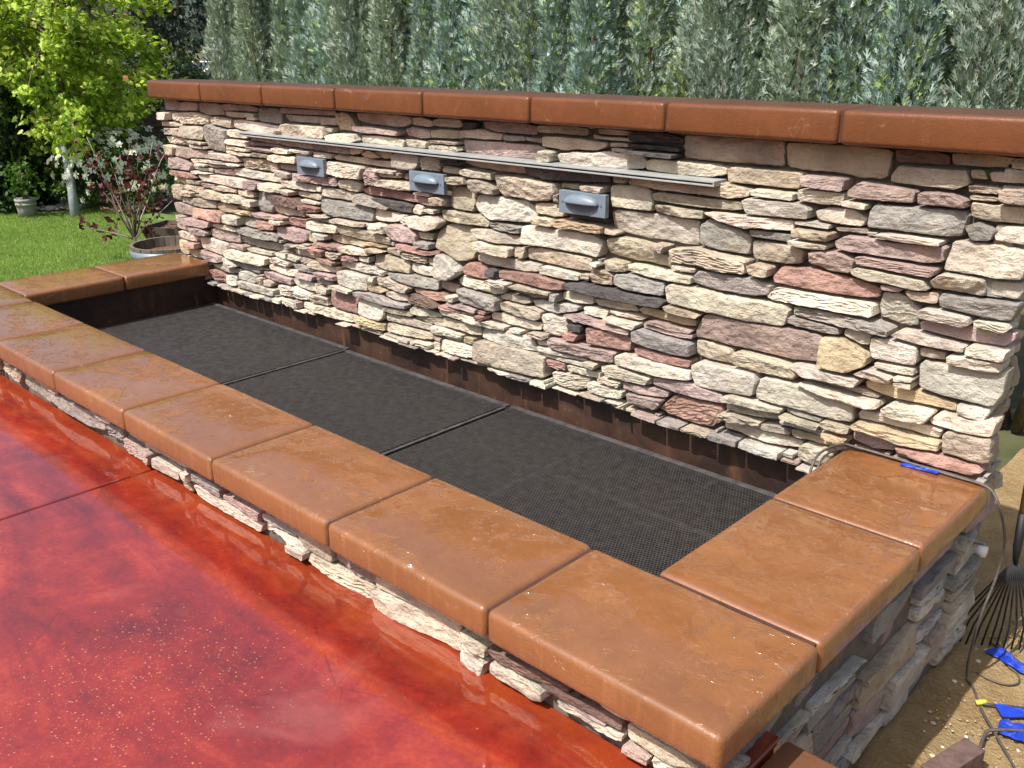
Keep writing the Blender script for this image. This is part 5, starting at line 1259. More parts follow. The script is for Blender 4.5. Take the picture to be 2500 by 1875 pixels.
for seg0, seg1 in ((TX0, -.395), (-.392, TX1)):
    link('upper_lip', box_mesh('upper_lip', seg0, seg1, -.060, .02, 1.0205, 1.0265, bev=.001), TROUGH, tr)
link('lower_lip', box_mesh('lower_lip', TX0, TX1, -.060, .02, 1.0085, 1.0145, bev=.001), TROUGH, tr)
link('slot', box_mesh('slot', TX0+.002, TX1-.006, -.046, .018, 1.0148, 1.0202), BLACK, tr)
link('end_cap', box_mesh('end_cap', TX1-.005, TX1+.001, -.0595, .019, 1.0147, 1.0203), TROUGH, tr)

# ------------------------------------------------------------------ cables, tape, tools on the right
def cable(name, pts, r, mat, label, n=8):
    bm = bmesh.new(); tube(bm, smooth_path(pts, 7), r, 7); return tag(link(name, bm_mesh(name, bm, True), mat), label, 'cable')
main_pts = [(2.355, -.33, .05), (2.345, -.285, .16), (2.338, -.225, .258), (2.352, -.10, .264), (2.40, -.062, .255), (2.50, -.052, .250), (2.60, -.050, .247), (2.70, -.052, .2465), (2.765, -.055, .247), (2.800, -.062, .236), (2.828, -.064, .19),
            (2.836, .0, .09), (2.832, .04, .0), (2.826, .035, -.09), (2.815, .0, -.20), (2.80, .02, -.36), (2.798, .045, -.462), (2.825, .02, -.468), (2.868, -.05, -.468), (2.90, -.10, -.466), (2.938, -.148, -.464), (2.985, -.205, -.466), (3.03, -.262, -.466), (3.09, -.36, -.466)]
cable('power_cable', main_pts, .0042, CABLE2, 'grey cable hanging off the right coping corner down to the sand')
cable('power_cable', [(2.36, -.30, .04), (2.352, -.262, .17), (2.35, -.205, .252), (2.362, -.085, .249), (2.41, -.048, .246), (2.52, -.042, .2445), (2.64, -.038, .2445), (2.73, -.042, .2447)], .0036, CABLE, 'thin black cable lying along the wall foot on the right coping')
cable('power_cable', [(2.79, .30, -.468), (2.815, .285, -.466), (2.86, .27, -.466), (2.93, .22, -.466), (3.05, .12, -.466), (3.2, .02, -.466)], .0045, CABLE, 'black cable crossing the blue tape farther back on the sand')
cable('power_cable', [(2.872, -.052, -.466), (2.90, -.038, -.463), (2.95, .0, -.464), (3.02, .045, -.466), (3.15, .12, -.466)], .004, CABLE, 'black cable leaving the yellow tie to the right')
cable('power_cable', [(3.10, -.02, -.462), (3.01, -.10, -.458), (2.955, -.150, -.456), (2.932, -.180, -.458), (2.935, -.235, -.462), (2.945, -.30, -.464), (2.95, -.42, -.466)], .0052, CABLE2, 'grey cable bent round over the near blue tape')
cable('power_cable', [(2.81, .10, -.466), (2.85, .09, -.466), (2.90, .10, -.466), (2.925, .135, -.466), (2.91, .18, -.466), (2.875, .20, -.466)], .0030, BARK, 'thin brown wire curled on the sand beside the basin')
bm = bmesh.new(); tube(bm, [(2.862, -.062, -.462), (2.884, -.040, -.458)], [.008, .008], 8); tag(link('cable_tie', bm_mesh('cable_tie', bm, True), YELLOW), 'small yellow tie wrapped round the grey cable on the sand', 'tie')
def crumple(name, pts, label, z=-.470, h=.012, seed=0, base=None):
    bm = bmesh.new(); P = np.array(pts); n = len(P); c = P.mean(0); rs = random.Random(seed)
    rings = []
    for f in (1, .75, .5, .25):
        rings.append([bm.verts.new((c[0]+(p[0]-c[0])*f, c[1]+(p[1]-c[1])*f, z + rs.uniform(0, h) + .003)) for p in P])
    for a, b in zip(rings, rings[1:]):
        for i in range(n): bm.faces.new((a[i], a[(i+1)%n], b[(i+1)%n], b[i]))
    bm.faces.new(rings[-1])
    r = bmesh.ops.extrude_face_region(bm, geom=bm.faces[:]); bmesh.ops.translate(bm, vec=(0, 0, -.0015), verts=[v for v in r['geom'] if isinstance(v, bmesh.types.BMVert)])
    return tag(link(name, bm_mesh(name, bm), TAPE), label, 'tape', 'scraps of blue tape')
def outline(a, b, w, seed, n=7):
    rs = random.Random(seed); a = np.array(a); b = np.array(b); d = b-a; nn = np.array([-d[1], d[0]])/np.linalg.norm(d)
    L = [a + d*i/n + nn*w*(.5+rs.uniform(-.22, .22)) for i in range(n+1)]; R_ = [a + d*i/n - nn*w*(.5+rs.uniform(-.22, .22)) for i in range(n, -1, -1)]
    return L + R_
crumple('tape_scrap', outline((2.80, .255), (2.97, .20), .05, 1), 'crumpled blue tape scrap farther back on the sand', seed=1)
crumple('tape_scrap', outline((2.925, -.06), (3.10, .08), .042, 2), 'blue tape scrap under the cables, upper of the near pair', seed=2)
crumple('tape_scrap', outline((2.945, -.12), (3.06, -.10), .075, 3), 'blue tape scrap under the cables, lower of the near pair', seed=3)
crumple('tape_scrap', outline((2.535, -.066), (2.645, -.058), .018, 4), 'blue tape strip under the cable on the right coping', z=.2405, h=.006, seed=4)
brick = box_mesh('brick', -.032, .032, -.10, .10, -.045, .045, bev=.004)
b_ = link('brick', brick, BRICKM, None, (2.918, -.435, -.438)); b_.rotation_euler = (0, 0, rad(-14)); tag(b_, 'dark brown brick lying on the sand at the bottom right', 'brick')
rk = empty('garden_rake', (2.80, .33, -.47), 'garden rake standing behind the right end of the wall, pale wooden handle', 'rake')
bm = bmesh.new(); tube(bm, [(2.802, .325, .0), (2.79, .335, .6), (2.775, .35, 1.15)], [.0125, .013, .0125], 10); link('handle', bm_mesh('handle', bm, True), WOOD, rk)
bm = bmesh.new(); tube(bm, [(2.803, .324, .02), (2.806, .32, -.10), (2.81, .318, -.16)], [.015, .014, .008], 10); sock = link('socket', bm_mesh('socket', bm, True), BLACK, rk)
for i in range(15):
    f = (i-7)/7.0; rs = random.Random(i)
    p1 = (2.81+.13*f, .318+.08*f+rs.uniform(-.01,.01), -.40); p2 = (p1[0]+.012*f, p1[1]-.03, -.47)
    bm = bmesh.new(); tube(bm, [(2.81, .318, -.14), (2.81+.07*f, .318+.045*f, -.28), p1, p2], .0032, 5); link('tine', bm_mesh('tine', bm, True), BLACK, sock)
bm = bmesh.new(); tube(bm, [(2.715, .215, -.10), (2.745, .215, -.10)], .019, 16); tag(link('pipe_stub', bm_mesh('pipe_stub', bm, True), WHITEP), 'short white plastic pipe stub poking from the shaded side wall', 'pipe')
# pebbles, chips and straw on the sand
def scatter_pebbles(name, n, area, zf, size, cols, label, mat, par=None):
    ico = bmesh.new(); bmesh.ops.create_icosphere(ico, subdivisions=1, radius=1); iv = np.array([v.co for v in ico.verts]); ifa = np.array([[v.index for v in f.verts] for f in ico.faces]); ico.free()
    V, F, C = [], [], []
    for i in range(n):
        x, y = area(); s = size*RNG.lognormal(0, .45); sc = s*RNG.uniform(.6, 1.2, 3)*np.array([1, 1, .55]); a = RNG.uniform(0, 6.28)
        R_ = np.array([[math.cos(a), -math.sin(a), 0], [math.sin(a), math.cos(a), 0], [0, 0, 1]])
        V.append(((iv*(1+RNG.uniform(-.18, .18, (len(iv), 1))))*sc)@R_.T + (x, y, zf(x, y)+sc[2]*.3)); F.append(ifa + i*len(iv))
        C.append(np.tile(np.array(cols[RNG.integers(len(cols))])*RNG.uniform(.8, 1.15), (len(iv), 1)))
    o = link(name, np_mesh(name, np.vstack(V), np.vstack(F), np.vstack(C), True), mat); return tag(o, label, None, None, 'stuff')
PEB = NB('pebble'); PEBM = PEB.set(Base_Color=PEB.n('ShaderNodeAttribute', attribute_name='Col').outputs[0], Roughness=.9, Normal=PEB.bump(PEB.noise(80, 4), .004))
scatter_pebbles('sand_grit', 2200, lambda: (RNG.uniform(2.76, 3.6), RNG.uniform(-.6, 1.6)), lambda x, y: -.478, .0040, [(.60,.54,.42), (.4,.28,.14), (.2,.13,.07), (.5,.4,.24), (.42,.31,.17)], 'fine grit and small stones strewn over the sand', PEBM)

# ------------------------------------------------------------------ foliage tools
def rnd_unit(n):
    v = RNG.normal(size=(n, 3)); return v/np.linalg.norm(v, axis=1, keepdims=True)
def frames(D, N):
    """D leaf axis, N rough normal -> orthonormal (x across, y along D, z normal)"""
    D = D/np.linalg.norm(D, axis=1, keepdims=True); X = np.cross(D, N); X /= np.linalg.norm(X, axis=1, keepdims=True)+1e-9; return X, D, np.cross(X, D)
def place_leaves(T, TF, P, D, N, size, cols):
    X, Y, Z = frames(D, N); n = len(P); s = np.asarray(size).reshape(-1, 1, 1)
    V = P[:, None] + s*(T[None, :, 0:1]*X[:, None] + T[None, :, 1:2]*Y[:, None] + T[None, :, 2:3]*Z[:, None])
    F = TF[None] + (len(T)*np.arange(n))[:, None, None]
    return V.reshape(-1, 3), F.reshape(-1, TF.shape[1]), np.repeat(cols, len(T), 0)
def pal(cols, n, jit=.18):
    c = np.array(cols)[RNG.integers(len(cols), size=n)]; return np.clip(c*RNG.uniform(1-jit, 1+jit, (n, 1)), 0, 1)
DIA = np.array([(0,0,0), (.28,.5,.05), (0,1,-.06), (-.28,.5,.05)], float); DIAF = np.array([(0,1,2), (0,2,3)])
OVAL = np.array([(0,0,0), (.26,.28,.06), (.30,.62,.05), (0,1,-.08), (-.30,.62,.05), (-.26,.28,.06), (0,.5,-.02)], float); OVALF = np.array([(0,1,6), (1,2,6), (2,3,6), (3,4,6), (4,5,6), (5,0,6)])
_a = [(0,-.05), (.34,-.02), (.26,.22), (.62,.36), (.36,.50), (.30,.70), (0,1.05), (-.30,.70), (-.36,.50), (-.62,.36), (-.26,.22), (-.34,-.02)]
MAPLE = np.array([(x, y, -.28*abs(x)) for x, y in _a] + [(0, .35, .05)], float); MAPLEF = np.array([(i, (i+1) % 12, 12) for i in range(12)])
_b = []
for ang, off, L in ((0, 0, 1.0), (.55, .18, .62), (-.6, .26, .62), (.35, .5, .5), (-.3, .55, .5)):
    c_, s_ = math.cos(ang), math.sin(ang)
    for x, y, z in ((0,0,0), (.075,.45,.03), (0,1,0), (-.075,.45,-.02)): _b.append(((x*L)*c_ + y*L*s_, -(x*L)*s_ + y*L*c_ + off, z*L + .05*ang))
SPRAY = np.array(_b); SPRAYF = np.array([f for k in range(5) for f in ((4*k, 4*k+1, 4*k+2), (4*k, 4*k+2, 4*k+3))])
def limb_path(a, b, sag, n=5, wob=.04):
    a = np.array(a, float); b = np.array(b, float); L = np.linalg.norm(b-a)
    return [tuple(a + (b-a)*t + np.array([RNG.normal()*wob*L*t*(1-t)*2, RNG.normal()*wob*L*t*(1-t)*2, sag*L*t*(1-t)*4])) for t in np.linspace(0, 1, n)]
def foliage_obj(name, V, F, C, mat, parent): return link(name, np_mesh(name, V, F, C), mat, parent)

def broad_tree(name, label, cat, base, trunk_pts, trunk_r, ctr, radii, n_cl, per, size, cols, mat=None, tmpl=(DIA, DIAF), cl_r=.28, group=None, bark=None, droop=.2, hollow=.55, lower=-1.0):
    root = empty(name, base, label, cat, group); base = np.array(base)
    cl = rnd_unit(n_cl)*(hollow + (1-hollow)*RNG.random((n_cl, 1))**.6); cl = cl[cl[:, 2] > lower]; n_cl = len(cl)
    cl = np.array(ctr) + cl*np.array(radii)*RNG.uniform(.86, 1.10, (n_cl, 1))
    bm = bmesh.new(); tube(bm, trunk_pts, np.linspace(trunk_r, trunk_r*.35, len(trunk_pts)), 10); link('trunk', bm_mesh('trunk', bm, True), bark or BARK, root)
    bm = bmesh.new(); tp = np.array(trunk_pts)
    for c in cl[RNG.permutation(n_cl)[:min(n_cl, 34)]]:
        k = RNG.integers(max(1, len(tp)//2), len(tp)); s = tp[k]
        tube(bm, limb_path(s, c, .06), np.linspace(trunk_r*.30, trunk_r*.06, 5), 5, cap=False)
    link('limbs', bm_mesh('limbs', bm, True), BARK, root)
    n = n_cl*per; ci = np.repeat(np.arange(n_cl), per)
    off = rnd_unit(n)*(RNG.random((n, 1))**.5)*cl_r*RNG.uniform(.6, 1.3, (n_cl, 1))[ci]*np.array([1, 1, .8]); P = cl[ci] + off
    out = (P - np.array(ctr)); out /= np.linalg.norm(out, axis=1, keepdims=True)+1e-6
    D = out*.6 + rnd_unit(n)*.9 + np.array([0, 0, -droop]); N = rnd_unit(n)*.7 + np.array([0, 0, 1.0]) + out*.5
    tone = RNG.uniform(.80, 1.18, (n_cl, 1))[ci]
    V, F, C = place_leaves(*tmpl, P, D, N, size*RNG.uniform(.6, 1.25, n), pal(cols, n)*tone)
    foliage_obj('crown', V, F, C, mat or LEAF, root); return root

def conifer(name, label, base, h, r, cols, n_br=90, per=70, size=.22, group=None, lean=0, start=.06, mat=None):
    root = empty(name, base, label, 'tree', group); b = np.array(base, float)
    bm = bmesh.new(); tube(bm, [b, b+(0, 0, h*.5), b+(lean, 0, h)], [r*.09, r*.06, .02], 8); link('trunk', bm_mesh('trunk', bm, True), BARK, root)
    P, D = [], []; bm = bmesh.new()
    for i in range(n_br):
        t = start + (1-start)*RNG.random()**1.1; a = RNG.uniform(0, 6.283); L = r*(1-t)**.75*RNG.uniform(.65, 1.12) + .15
        s = b + (lean*t, 0, h*t); e = s + (math.cos(a)*L, math.sin(a)*L, L*RNG.uniform(-.28, .22))
        if i % 3 == 0: tube(bm, [s, (s+e)/2+(0, 0, .05*L), e], [.03, .02, .008], 4, cap=False)
        u = RNG.random(per)**.7; q = s + (e-s)*u[:, None] + RNG.normal(size=(per, 3))*np.array([.16, .16, .10])*L*.55
        P.append(q); D.append(np.tile((e-s)/L, (per, 1)) + RNG.normal(size=(per, 3))*.5)
    link('limbs', bm_mesh('limbs', bm, True), BARK, root)
    P = np.vstack(P); D = np.vstack(D); n = len(P)
    V, F, C = place_leaves(SPRAY[:12], SPRAYF[:6], P, D, rnd_unit(n)+(0, 0, .6), size*RNG.uniform(.6, 1.3, n), pal(cols, n, .3))
    foliage_obj('crown', V, F, C, mat or NEEDLE, root); return root

# ------------------------------------------------------------------ juniper row behind the wall
BLUE = [(.28,.37,.31), (.36,.44,.385), (.19,.27,.225), (.45,.51,.46), (.26,.36,.26)]
YELG = [(.36,.45,.15), (.42,.50,.22), (.29,.40,.15)]
def juniper_mesh(seed, n_pl, h, spread, cols, dens):
    rs = np.random.default_rng(seed); P, D, Cc = [], [], []; trunks = []
    for k in range(n_pl):
        a = rs.uniform(0, 6.283); rr = spread*math.sqrt(rs.random()); b = np.array([math.cos(a)*rr, math.sin(a)*rr, 0]); hk = h*rs.uniform(.72, 1.05)
        top = b*1.35 + np.array([rs.normal()*.06, rs.normal()*.06, hk]); R0 = rs.uniform(.13, .25); trunks.append((b, top))
        n = int(dens*hk*R0*6); t = rs.beta(1.5, 1.1, n); ang = rs.uniform(0, 6.283, n); prof = R0*np.sin(np.pi*np.clip(.10+.90*t, 0, 1)**.75)**.8 + .015
        lump = 1 + .30*np.sin(t*hk*9+ang*2+seed) + .24*np.sin(ang*5+t*23)
        rad_ = prof*lump*rs.uniform(.35, 1.05, n)**.45
        o = np.stack([np.cos(ang), np.sin(ang), np.zeros(n)], -1); q = b + (top-b)*t[:, None] + o*rad_[:, None] + rs.normal(size=(n, 3))*.012
        P.append(q); D.append(o*rs.uniform(.25, .9, (n, 1)) + np.array([0, 0, 1.0])*rs.uniform(.6, 1.2, (n, 1)) + rs.normal(size=(n, 3))*.28)
        cc = np.array(cols)[rs.integers(len(cols), size=n)]*rs.uniform(.78, 1.2, (n, 1))*rs.uniform(.80, 1.12)*np.array([(1, 1, 1), (.92, 1, 1.08), (1.03, 1.01, .90)])[rs.integers(3)]; Cc.append(cc)
        m = 26                                                   # feathery leaders that stick out
        tt = rs.uniform(.5, 1.02, m); aa = rs.uniform(0, 6.283, m)
        for t1, a1 in zip(tt, aa):
            o1 = np.array([math.cos(a1), math.sin(a1), 0]); s = b + (top-b)*min(t1, 1) + o1*R0*.75*math.sin(math.pi*min(.99, .1+.9*t1)); L = rs.uniform(.10, .26)
            d1 = o1*.35 + np.array([0, 0, 1]); d1 /= np.linalg.norm(d1); q = s + d1*np.linspace(0, L, 16)[:, None] + rs.normal(size=(16, 3))*.012
            P.append(q); D.append(np.tile(d1, (16, 1)) + rs.normal(size=(16, 3))*.45); Cc.append(np.array(cols)[rs.integers(len(cols), size=16)]*rs.uniform(.95, 1.25, (16, 1)))
    P = np.vstack(P); D = np.vstack(D); Cc = np.clip(np.vstack(Cc), 0, 1); keep = P[:, 2] > .9; P, D, Cc = P[keep], D[keep], Cc[keep]; n = len(P)
    V, F, C = place_leaves(SPRAY, SPRAYF, P, D, rs.normal(size=(n, 3)), rs.uniform(.034, .068, n), Cc)
    me = np_mesh('foliage', V, F, C); me.materials.append(NEEDLE)
    bm = bmesh.new()
    for b, top in trunks: tube(bm, [b*.3, b+(0, 0, .4), (b+top)/2, top], [.035, .03, .018, .004], 6)
    tm = bm_mesh('stems', bm, True); tm.materials.append(BARK); return me, tm
JV = [juniper_mesh(1, 7, 3.05, .42, BLUE, 2900), juniper_mesh(2, 8, 3.2, .46, BLUE + YELG[:1], 2900), juniper_mesh(3, 6, 2.9, .40, BLUE + YELG[1:2], 2900), juniper_mesh(4, 4, 1.95, .30, BLUE + YELG, 2800)]
ORD = ['first', 'second', 'third', 'fourth', 'fifth', 'sixth', 'seventh', 'eighth', 'ninth', 'tenth', 'eleventh', 'twelfth', 'thirteenth', 'fourteenth', 'fifteenth', 'sixteenth']
JPOS = [(-4.28, 2.40, 0, 1.0), (-3.75, 2.55, 1, 1.02), (-3.15, 2.42, 2, 1.05), (-2.55, 2.50, 0, 1.02), (-1.98, 2.55, 1, 1.0), (-1.40, 2.46, 2, 1.05), (-.98, 2.62, 0, 1.0), (-.62, 2.42, 1, .98), (.32, 2.62, 2, 1.02), (.80, 2.46, 0, 1.02), (1.28, 2.52, 1, 1.0), (1.72, 2.62, 2, 1.05), (2.20, 2.50, 0, 1.0), (2.75, 2.6, 1, 1.0)]
for i, (x, y, v, s) in enumerate(JPOS):
    z = float(terr(x, y)); w = ORD[i] if i < len(JPOS)-1 else 'last'
    t = empty('juniper', (x, y, z), f'tall blue-green juniper behind the wall, {w} of the row from the left', 'juniper', 'juniper row behind the wall')
    for nm, me in zip(('foliage', 'stems'), JV[v]):
        o = bpy.data.objects.new(nm, me); COL.objects.link(o); o.parent = t
    t.rotation_euler = (0, 0, i*2.1); t.scale = (s, s, s*(1+.05*math.sin(i*3.3)))
z = float(terr(-.12, 2.45)); t = empty('juniper', (-.10, 2.42, z), 'low yellow-green young juniper filling the gap in the row', 'juniper', 'juniper row behind the wall')
for nm, me in zip(('foliage', 'stems'), JV[3]):
    o = bpy.data.objects.new(nm, me); COL.objects.link(o); o.parent = t

# ------------------------------------------------------------------ trees farther back
DK = [(.022,.042,.020), (.030,.055,.024), (.018,.036,.022), (.040,.065,.028)]
DKB = [(.030,.058,.048), (.040,.070,.055), (.024,.048,.040), (.050,.085,.060)]
OLV = [(.085,.100,.022), (.060,.078,.018), (.11,.12,.030), (.045,.062,.016)]
conifer('conifer', 'olive-green conifer standing left of the juniper row', (-14.0, 8.55, -.88), 8.5, .80, OLV, 200, 80, .20, 'far trees')
conifer('conifer', 'dark conifer seen through the gap in the juniper row', (-6.7, 11.4, -.79), 8.0, 2.2, OLV + DK, 170, 80, .24, 'far trees')
conifer('conifer', 'dark conifer behind the middle of the juniper row', (-13.2, 13.6, -.98), 9.0, 2.6, DK + OLV[1:2], 170, 80, .28, 'far trees')
conifer('conifer', 'dark conifer behind the right end of the juniper row', (-3.6, 13.2, -.79), 9.0, 2.6, DK + DKB, 170, 80, .28, 'far trees')
conifer('conifer', 'dark conifer behind the second and third junipers', (-17.5, 14.2, -1.1), 10.0, 2.6, DK + DKB, 170, 80, .28, 'far trees')
for (x, y, h, r_, cols, lab) in ((-24.2, 10.9, 11, 2.6, DKB, 'tall bluish dark tree above the left coping end, leftmost of three'), (-37.1, 18.7, 15, 3.4, DKB + DK, 'tall bluish dark tree above the house roof, middle of three'), (-33.4, 20.2, 14, 3.2, DK + DKB[:1], 'tall dark tree beside the olive conifer, rightmost of three')):
    zz = float(terr(x, y)); broad_tree('tall_tree', lab, 'tree', (x, y, zz), [(x, y, zz), (x+.1, y, zz+2), (x, y+.2, zz+5), (x, y, zz+8)], .28, (x, y, zz+h*.52), (r_, r_, h*.47), 85, 80, .20, cols, NEEDLE, (DIA, DIAF), .60, 'far trees', hollow=.25)
for (x, y, r_, h, cols, lab) in ((-17.4, 7.6, 1.1, 2.05, DK, 'dark clipped shrub behind the left end of the wall'), (-17.9, 8.9, .75, 1.85, DK, 'dark shrub in front of the house roof'), (-33.6, 17.3, 1.3, 3.1, [(.11,.15,.035), (.08,.12,.028), (.15,.18,.05)], 'light green rounded shrub left of the house roof'), (-15.6, 7.0, .9, 1.5, DK + [(.14,.18,.03)], 'dark shrub with yellow-green tips beside the maple'), (-19.5, 5.6, 2.2, 3.3, DK, 'big dark shrub mass beyond the fence behind the maple'), (-22, 7.6, 2.2, 5.2, DK + DKB, 'dark tree beyond the fence right of the maple'), (-16.2, 3.2, 2.3, 3.0, DK, 'dark shrub beyond the fence at the far left')):
    zz = float(terr(x, y)); broad_tree('shrub' if h < 4 else 'dark_tree', lab, 'shrub' if h < 4 else 'tree', (x, y, zz), [(x, y, zz), (x, y, zz+h*.4), (x, y, zz+h*.7)], .08, (x, y, zz+h*.52), (r_, r_, h*.52), 70, 130, .13, cols, LEAF, (DIA, DIAF), .42, 'shrubs beyond the fence', hollow=.35)
# house roof with dark panels beyond the shrubs
hb = empty('house', (-28.9, 16.6, -1.7), 'far low house with white fascia and blue-grey roof panels', 'house')
ax = np.array([.727, .687, 0]); bx = np.array([-.687, .727, 0]); A0 = np.array([-30.6, 14.7, 0])
def slab4(name, pts, th, mat, par=None):
    bm = bmesh.new(); f = bm.faces.new([bm.verts.new(p) for p in pts]); r = bmesh.ops.extrude_face_region(bm, geom=[f]); bmesh.ops.translate(bm, vec=(0, 0, -th), verts=[v for v in r['geom'] if isinstance(v, bmesh.types.BMVert)]); return link(name, bm_mesh(name, bm), mat, par or hb)
def hp(u, v, z): return tuple(A0 + ax*u + bx*v + np.array([0, 0, z]))
rf = slab4('roof', [hp(-.1, -.2, .28), hp(3.0, -.2, .28), hp(3.0, 2.6, .92), hp(-.1, 2.6, .92)], .06, FASCIA)
slab4('roof', [hp(-.1, 5.4, .28), hp(3.0, 5.4, .28), hp(3.0, 2.6, .915), hp(-.1, 2.6, .915)], .06, FASCIA)
for u0, u1 in ((.05, .95), (1.10, 1.95), (2.10, 2.90)): slab4('roof_panel', [hp(u0, .0, .345), hp(u1, .0, .345), hp(u1, 2.35, .88), hp(u0, 2.35, .88)], .03, ROOFM, rf)
slab4('wall', [hp(.2, .2, .25), hp(2.8, .2, .25), hp(2.8, 5.0, .25), hp(.2, 5.0, .25)], 1.95, SHEDW)
for px_, py_ in ((-27.9, 15.4), (-26.6, 16.6)):
    bm = bmesh.new(); tube(bm, [(px_, py_, -1.6), (px_, py_, .62)], .035, 6); tag(link('post', bm_mesh('post', bm, True), FASCIA), 'thin pale post in front of the far house, ' + ('left one' if px_ < -27 else 'right one'), 'post')

# ------------------------------------------------------------------ board fence
fn = empty('board_fence', (-11.8, 3.8, -.72), 'dark brown board fence behind the rose bush and the maple', 'fence')
FA, FB = np.array([-10.2, 1.2]), np.array([-13.6, 6.3]); FL = np.linalg.norm(FB-FA); fd = (FB-FA)/FL; fnrm = np.array([-fd[1], fd[0]])
nb = int(FL/.115)
for i in range(nb):
    p = FA + fd*(i+.5)*.115; q = p - np.array([.0, 0]); hgt = 1.20 + .015*math.sin(i*7.1); zz = float(terr(*p)) - .02
    bm = bmesh.new(); box(bm, -.053, .053, -.009, .009, 0, hgt, bev=.003, seg=1); o = link('board', bm_mesh('board', bm), FENCEW, fn, (p[0], p[1], zz)); o.rotation_euler = (0, 0, math.atan2(fd[1], fd[0]))
for zr in (.22, .92):
    a = np.append(FA, float(terr(*FA))+zr); b = np.append(FB, float(terr(*FB))+zr); off = np.append(-fnrm*.03, 0)
    if np.dot(off[:2], np.array([CAM.x, CAM.y])-FA) < 0: off = -off
    bm = bmesh.new(); tube(bm, [a+off, b+off], .03, 4); link('rail', bm_mesh('rail', bm), FENCEW, fn)

# ------------------------------------------------------------------ maple, roses, smoke bush and pots on the lawn
MG = [(.38,.50,.055), (.48,.60,.090), (.28,.42,.045), (.58,.64,.17), (.17,.29,.032), (.44,.55,.07)]
mp = broad_tree('maple_tree', 'young bright green maple with a leaning grey trunk on the lawn', 'tree', (-9.24, 2.27, -.645),
    [(-9.20, 2.20, -.66), (-9.36, 2.28, -.2), (-9.63, 2.376, .26), (-9.72, 2.42, .9), (-9.75, 2.5, 1.6), (-9.8, 2.55, 2.6)], .062, (-9.96, 2.47, 1.50), (1.42, 1.42, 1.50), 175, 88, .074, MG, LEAF, (MAPLE, MAPLEF), .25, None, GREYBARK, .55, .30)
n = 26; a = rnd_unit(n); P = np.array((-9.93, 2.50, 1.55)) + a*np.array([1.4, 1.4, 1.5]); P = P + np.array([.25, -.15, 0])
V, F, C = place_leaves(MAPLE, MAPLEF, P, a + rnd_unit(n)*.6, rnd_unit(n)+(0, 0, 1), RNG.uniform(.06, .10, n), pal([(.50,.20,.09), (.50,.34,.12)], n)); foliage_obj('young_leaves', V, F, C, LEAF, mp)
ev = broad_tree('evergreen_shrub', 'dark evergreen shrub at the far left behind the grey pot', 'shrub', (-10.4, 1.95, -.67), [(-10.4, 1.95, -.68), (-10.4, 1.95, .2), (-10.4, 1.95, .8)], .04, (-10.42, 1.95, .25), (.62, .62, .95), 60, 120, .075, [(.022,.048,.014), (.035,.070,.018), (.016,.034,.012), (.06,.11,.025)], LEAF, (OVAL, OVALF), .22, hollow=.35)
# rose bush with white flowers
RC_ = np.array((-9.72, 3.10, -.18)); rb = broad_tree('rose_bush', 'wide rose bush full of white flowers in front of the fence', 'bush', (-9.6, 3.05, -.68), [(-9.6, 3.05, -.68), (-9.62, 3.06, -.4), (-9.65, 3.08, -.1)], .03, tuple(RC_), (.95, .95, .50), 90, 95, .050, [(.09,.17,.035), (.15,.25,.045), (.22,.33,.06), (.06,.12,.03)], LEAF, (OVAL, OVALF), .17, hollow=.4)
rose = bmesh.new()
for k in range(13):
    ring = 0 if k < 3 else (1 if k < 7 else 2); a0 = k*2.4; tilt = (.15, .55, 1.0)[ring]; rr = (.15, .42, .62)[ring]
    cx_, cy_ = math.cos(a0), math.sin(a0); w = .42
    pts = [(cx_*rr*.2, cy_*rr*.2, 0), (cx_*rr - cy_*w*.5, cy_*rr + cx_*w*.5, .55-.35*tilt), (cx_*(rr+.32*tilt), cy_*(rr+.32*tilt), .62-.45*tilt), (cx_*rr + cy_*w*.5, cy_*rr - cx_*w*.5, .55-.35*tilt)]
    rose.faces.new([rose.verts.new(p) for p in pts])
rose_me = bm_mesh('flower', rose, True); setcol(rose_me, np.array((.90, .90, .86))); rose_me.materials.append(PETAL)
tocam = np.array([CAM.x, CAM.y, CAM.z]) - RC_; tocam /= np.linalg.norm(tocam)
for i in range(150):
    v = rnd_unit(1)[0]; v = v + tocam*1.0 + np.array([.1, .1, .30]); v /= np.linalg.norm(v); p = RC_ + v*np.array([.98, .98, .60])*RNG.uniform(.95, 1.12)
    if p[2] < -.55: continue
    o = link('flower', rose_me, None, rb, p); o.rotation_euler = Vector(v + rnd_unit(1)[0]*.5).to_track_quat('Z', 'Y').to_euler(); s = RNG.uniform(.050, .080); o.scale = (s, s, s)
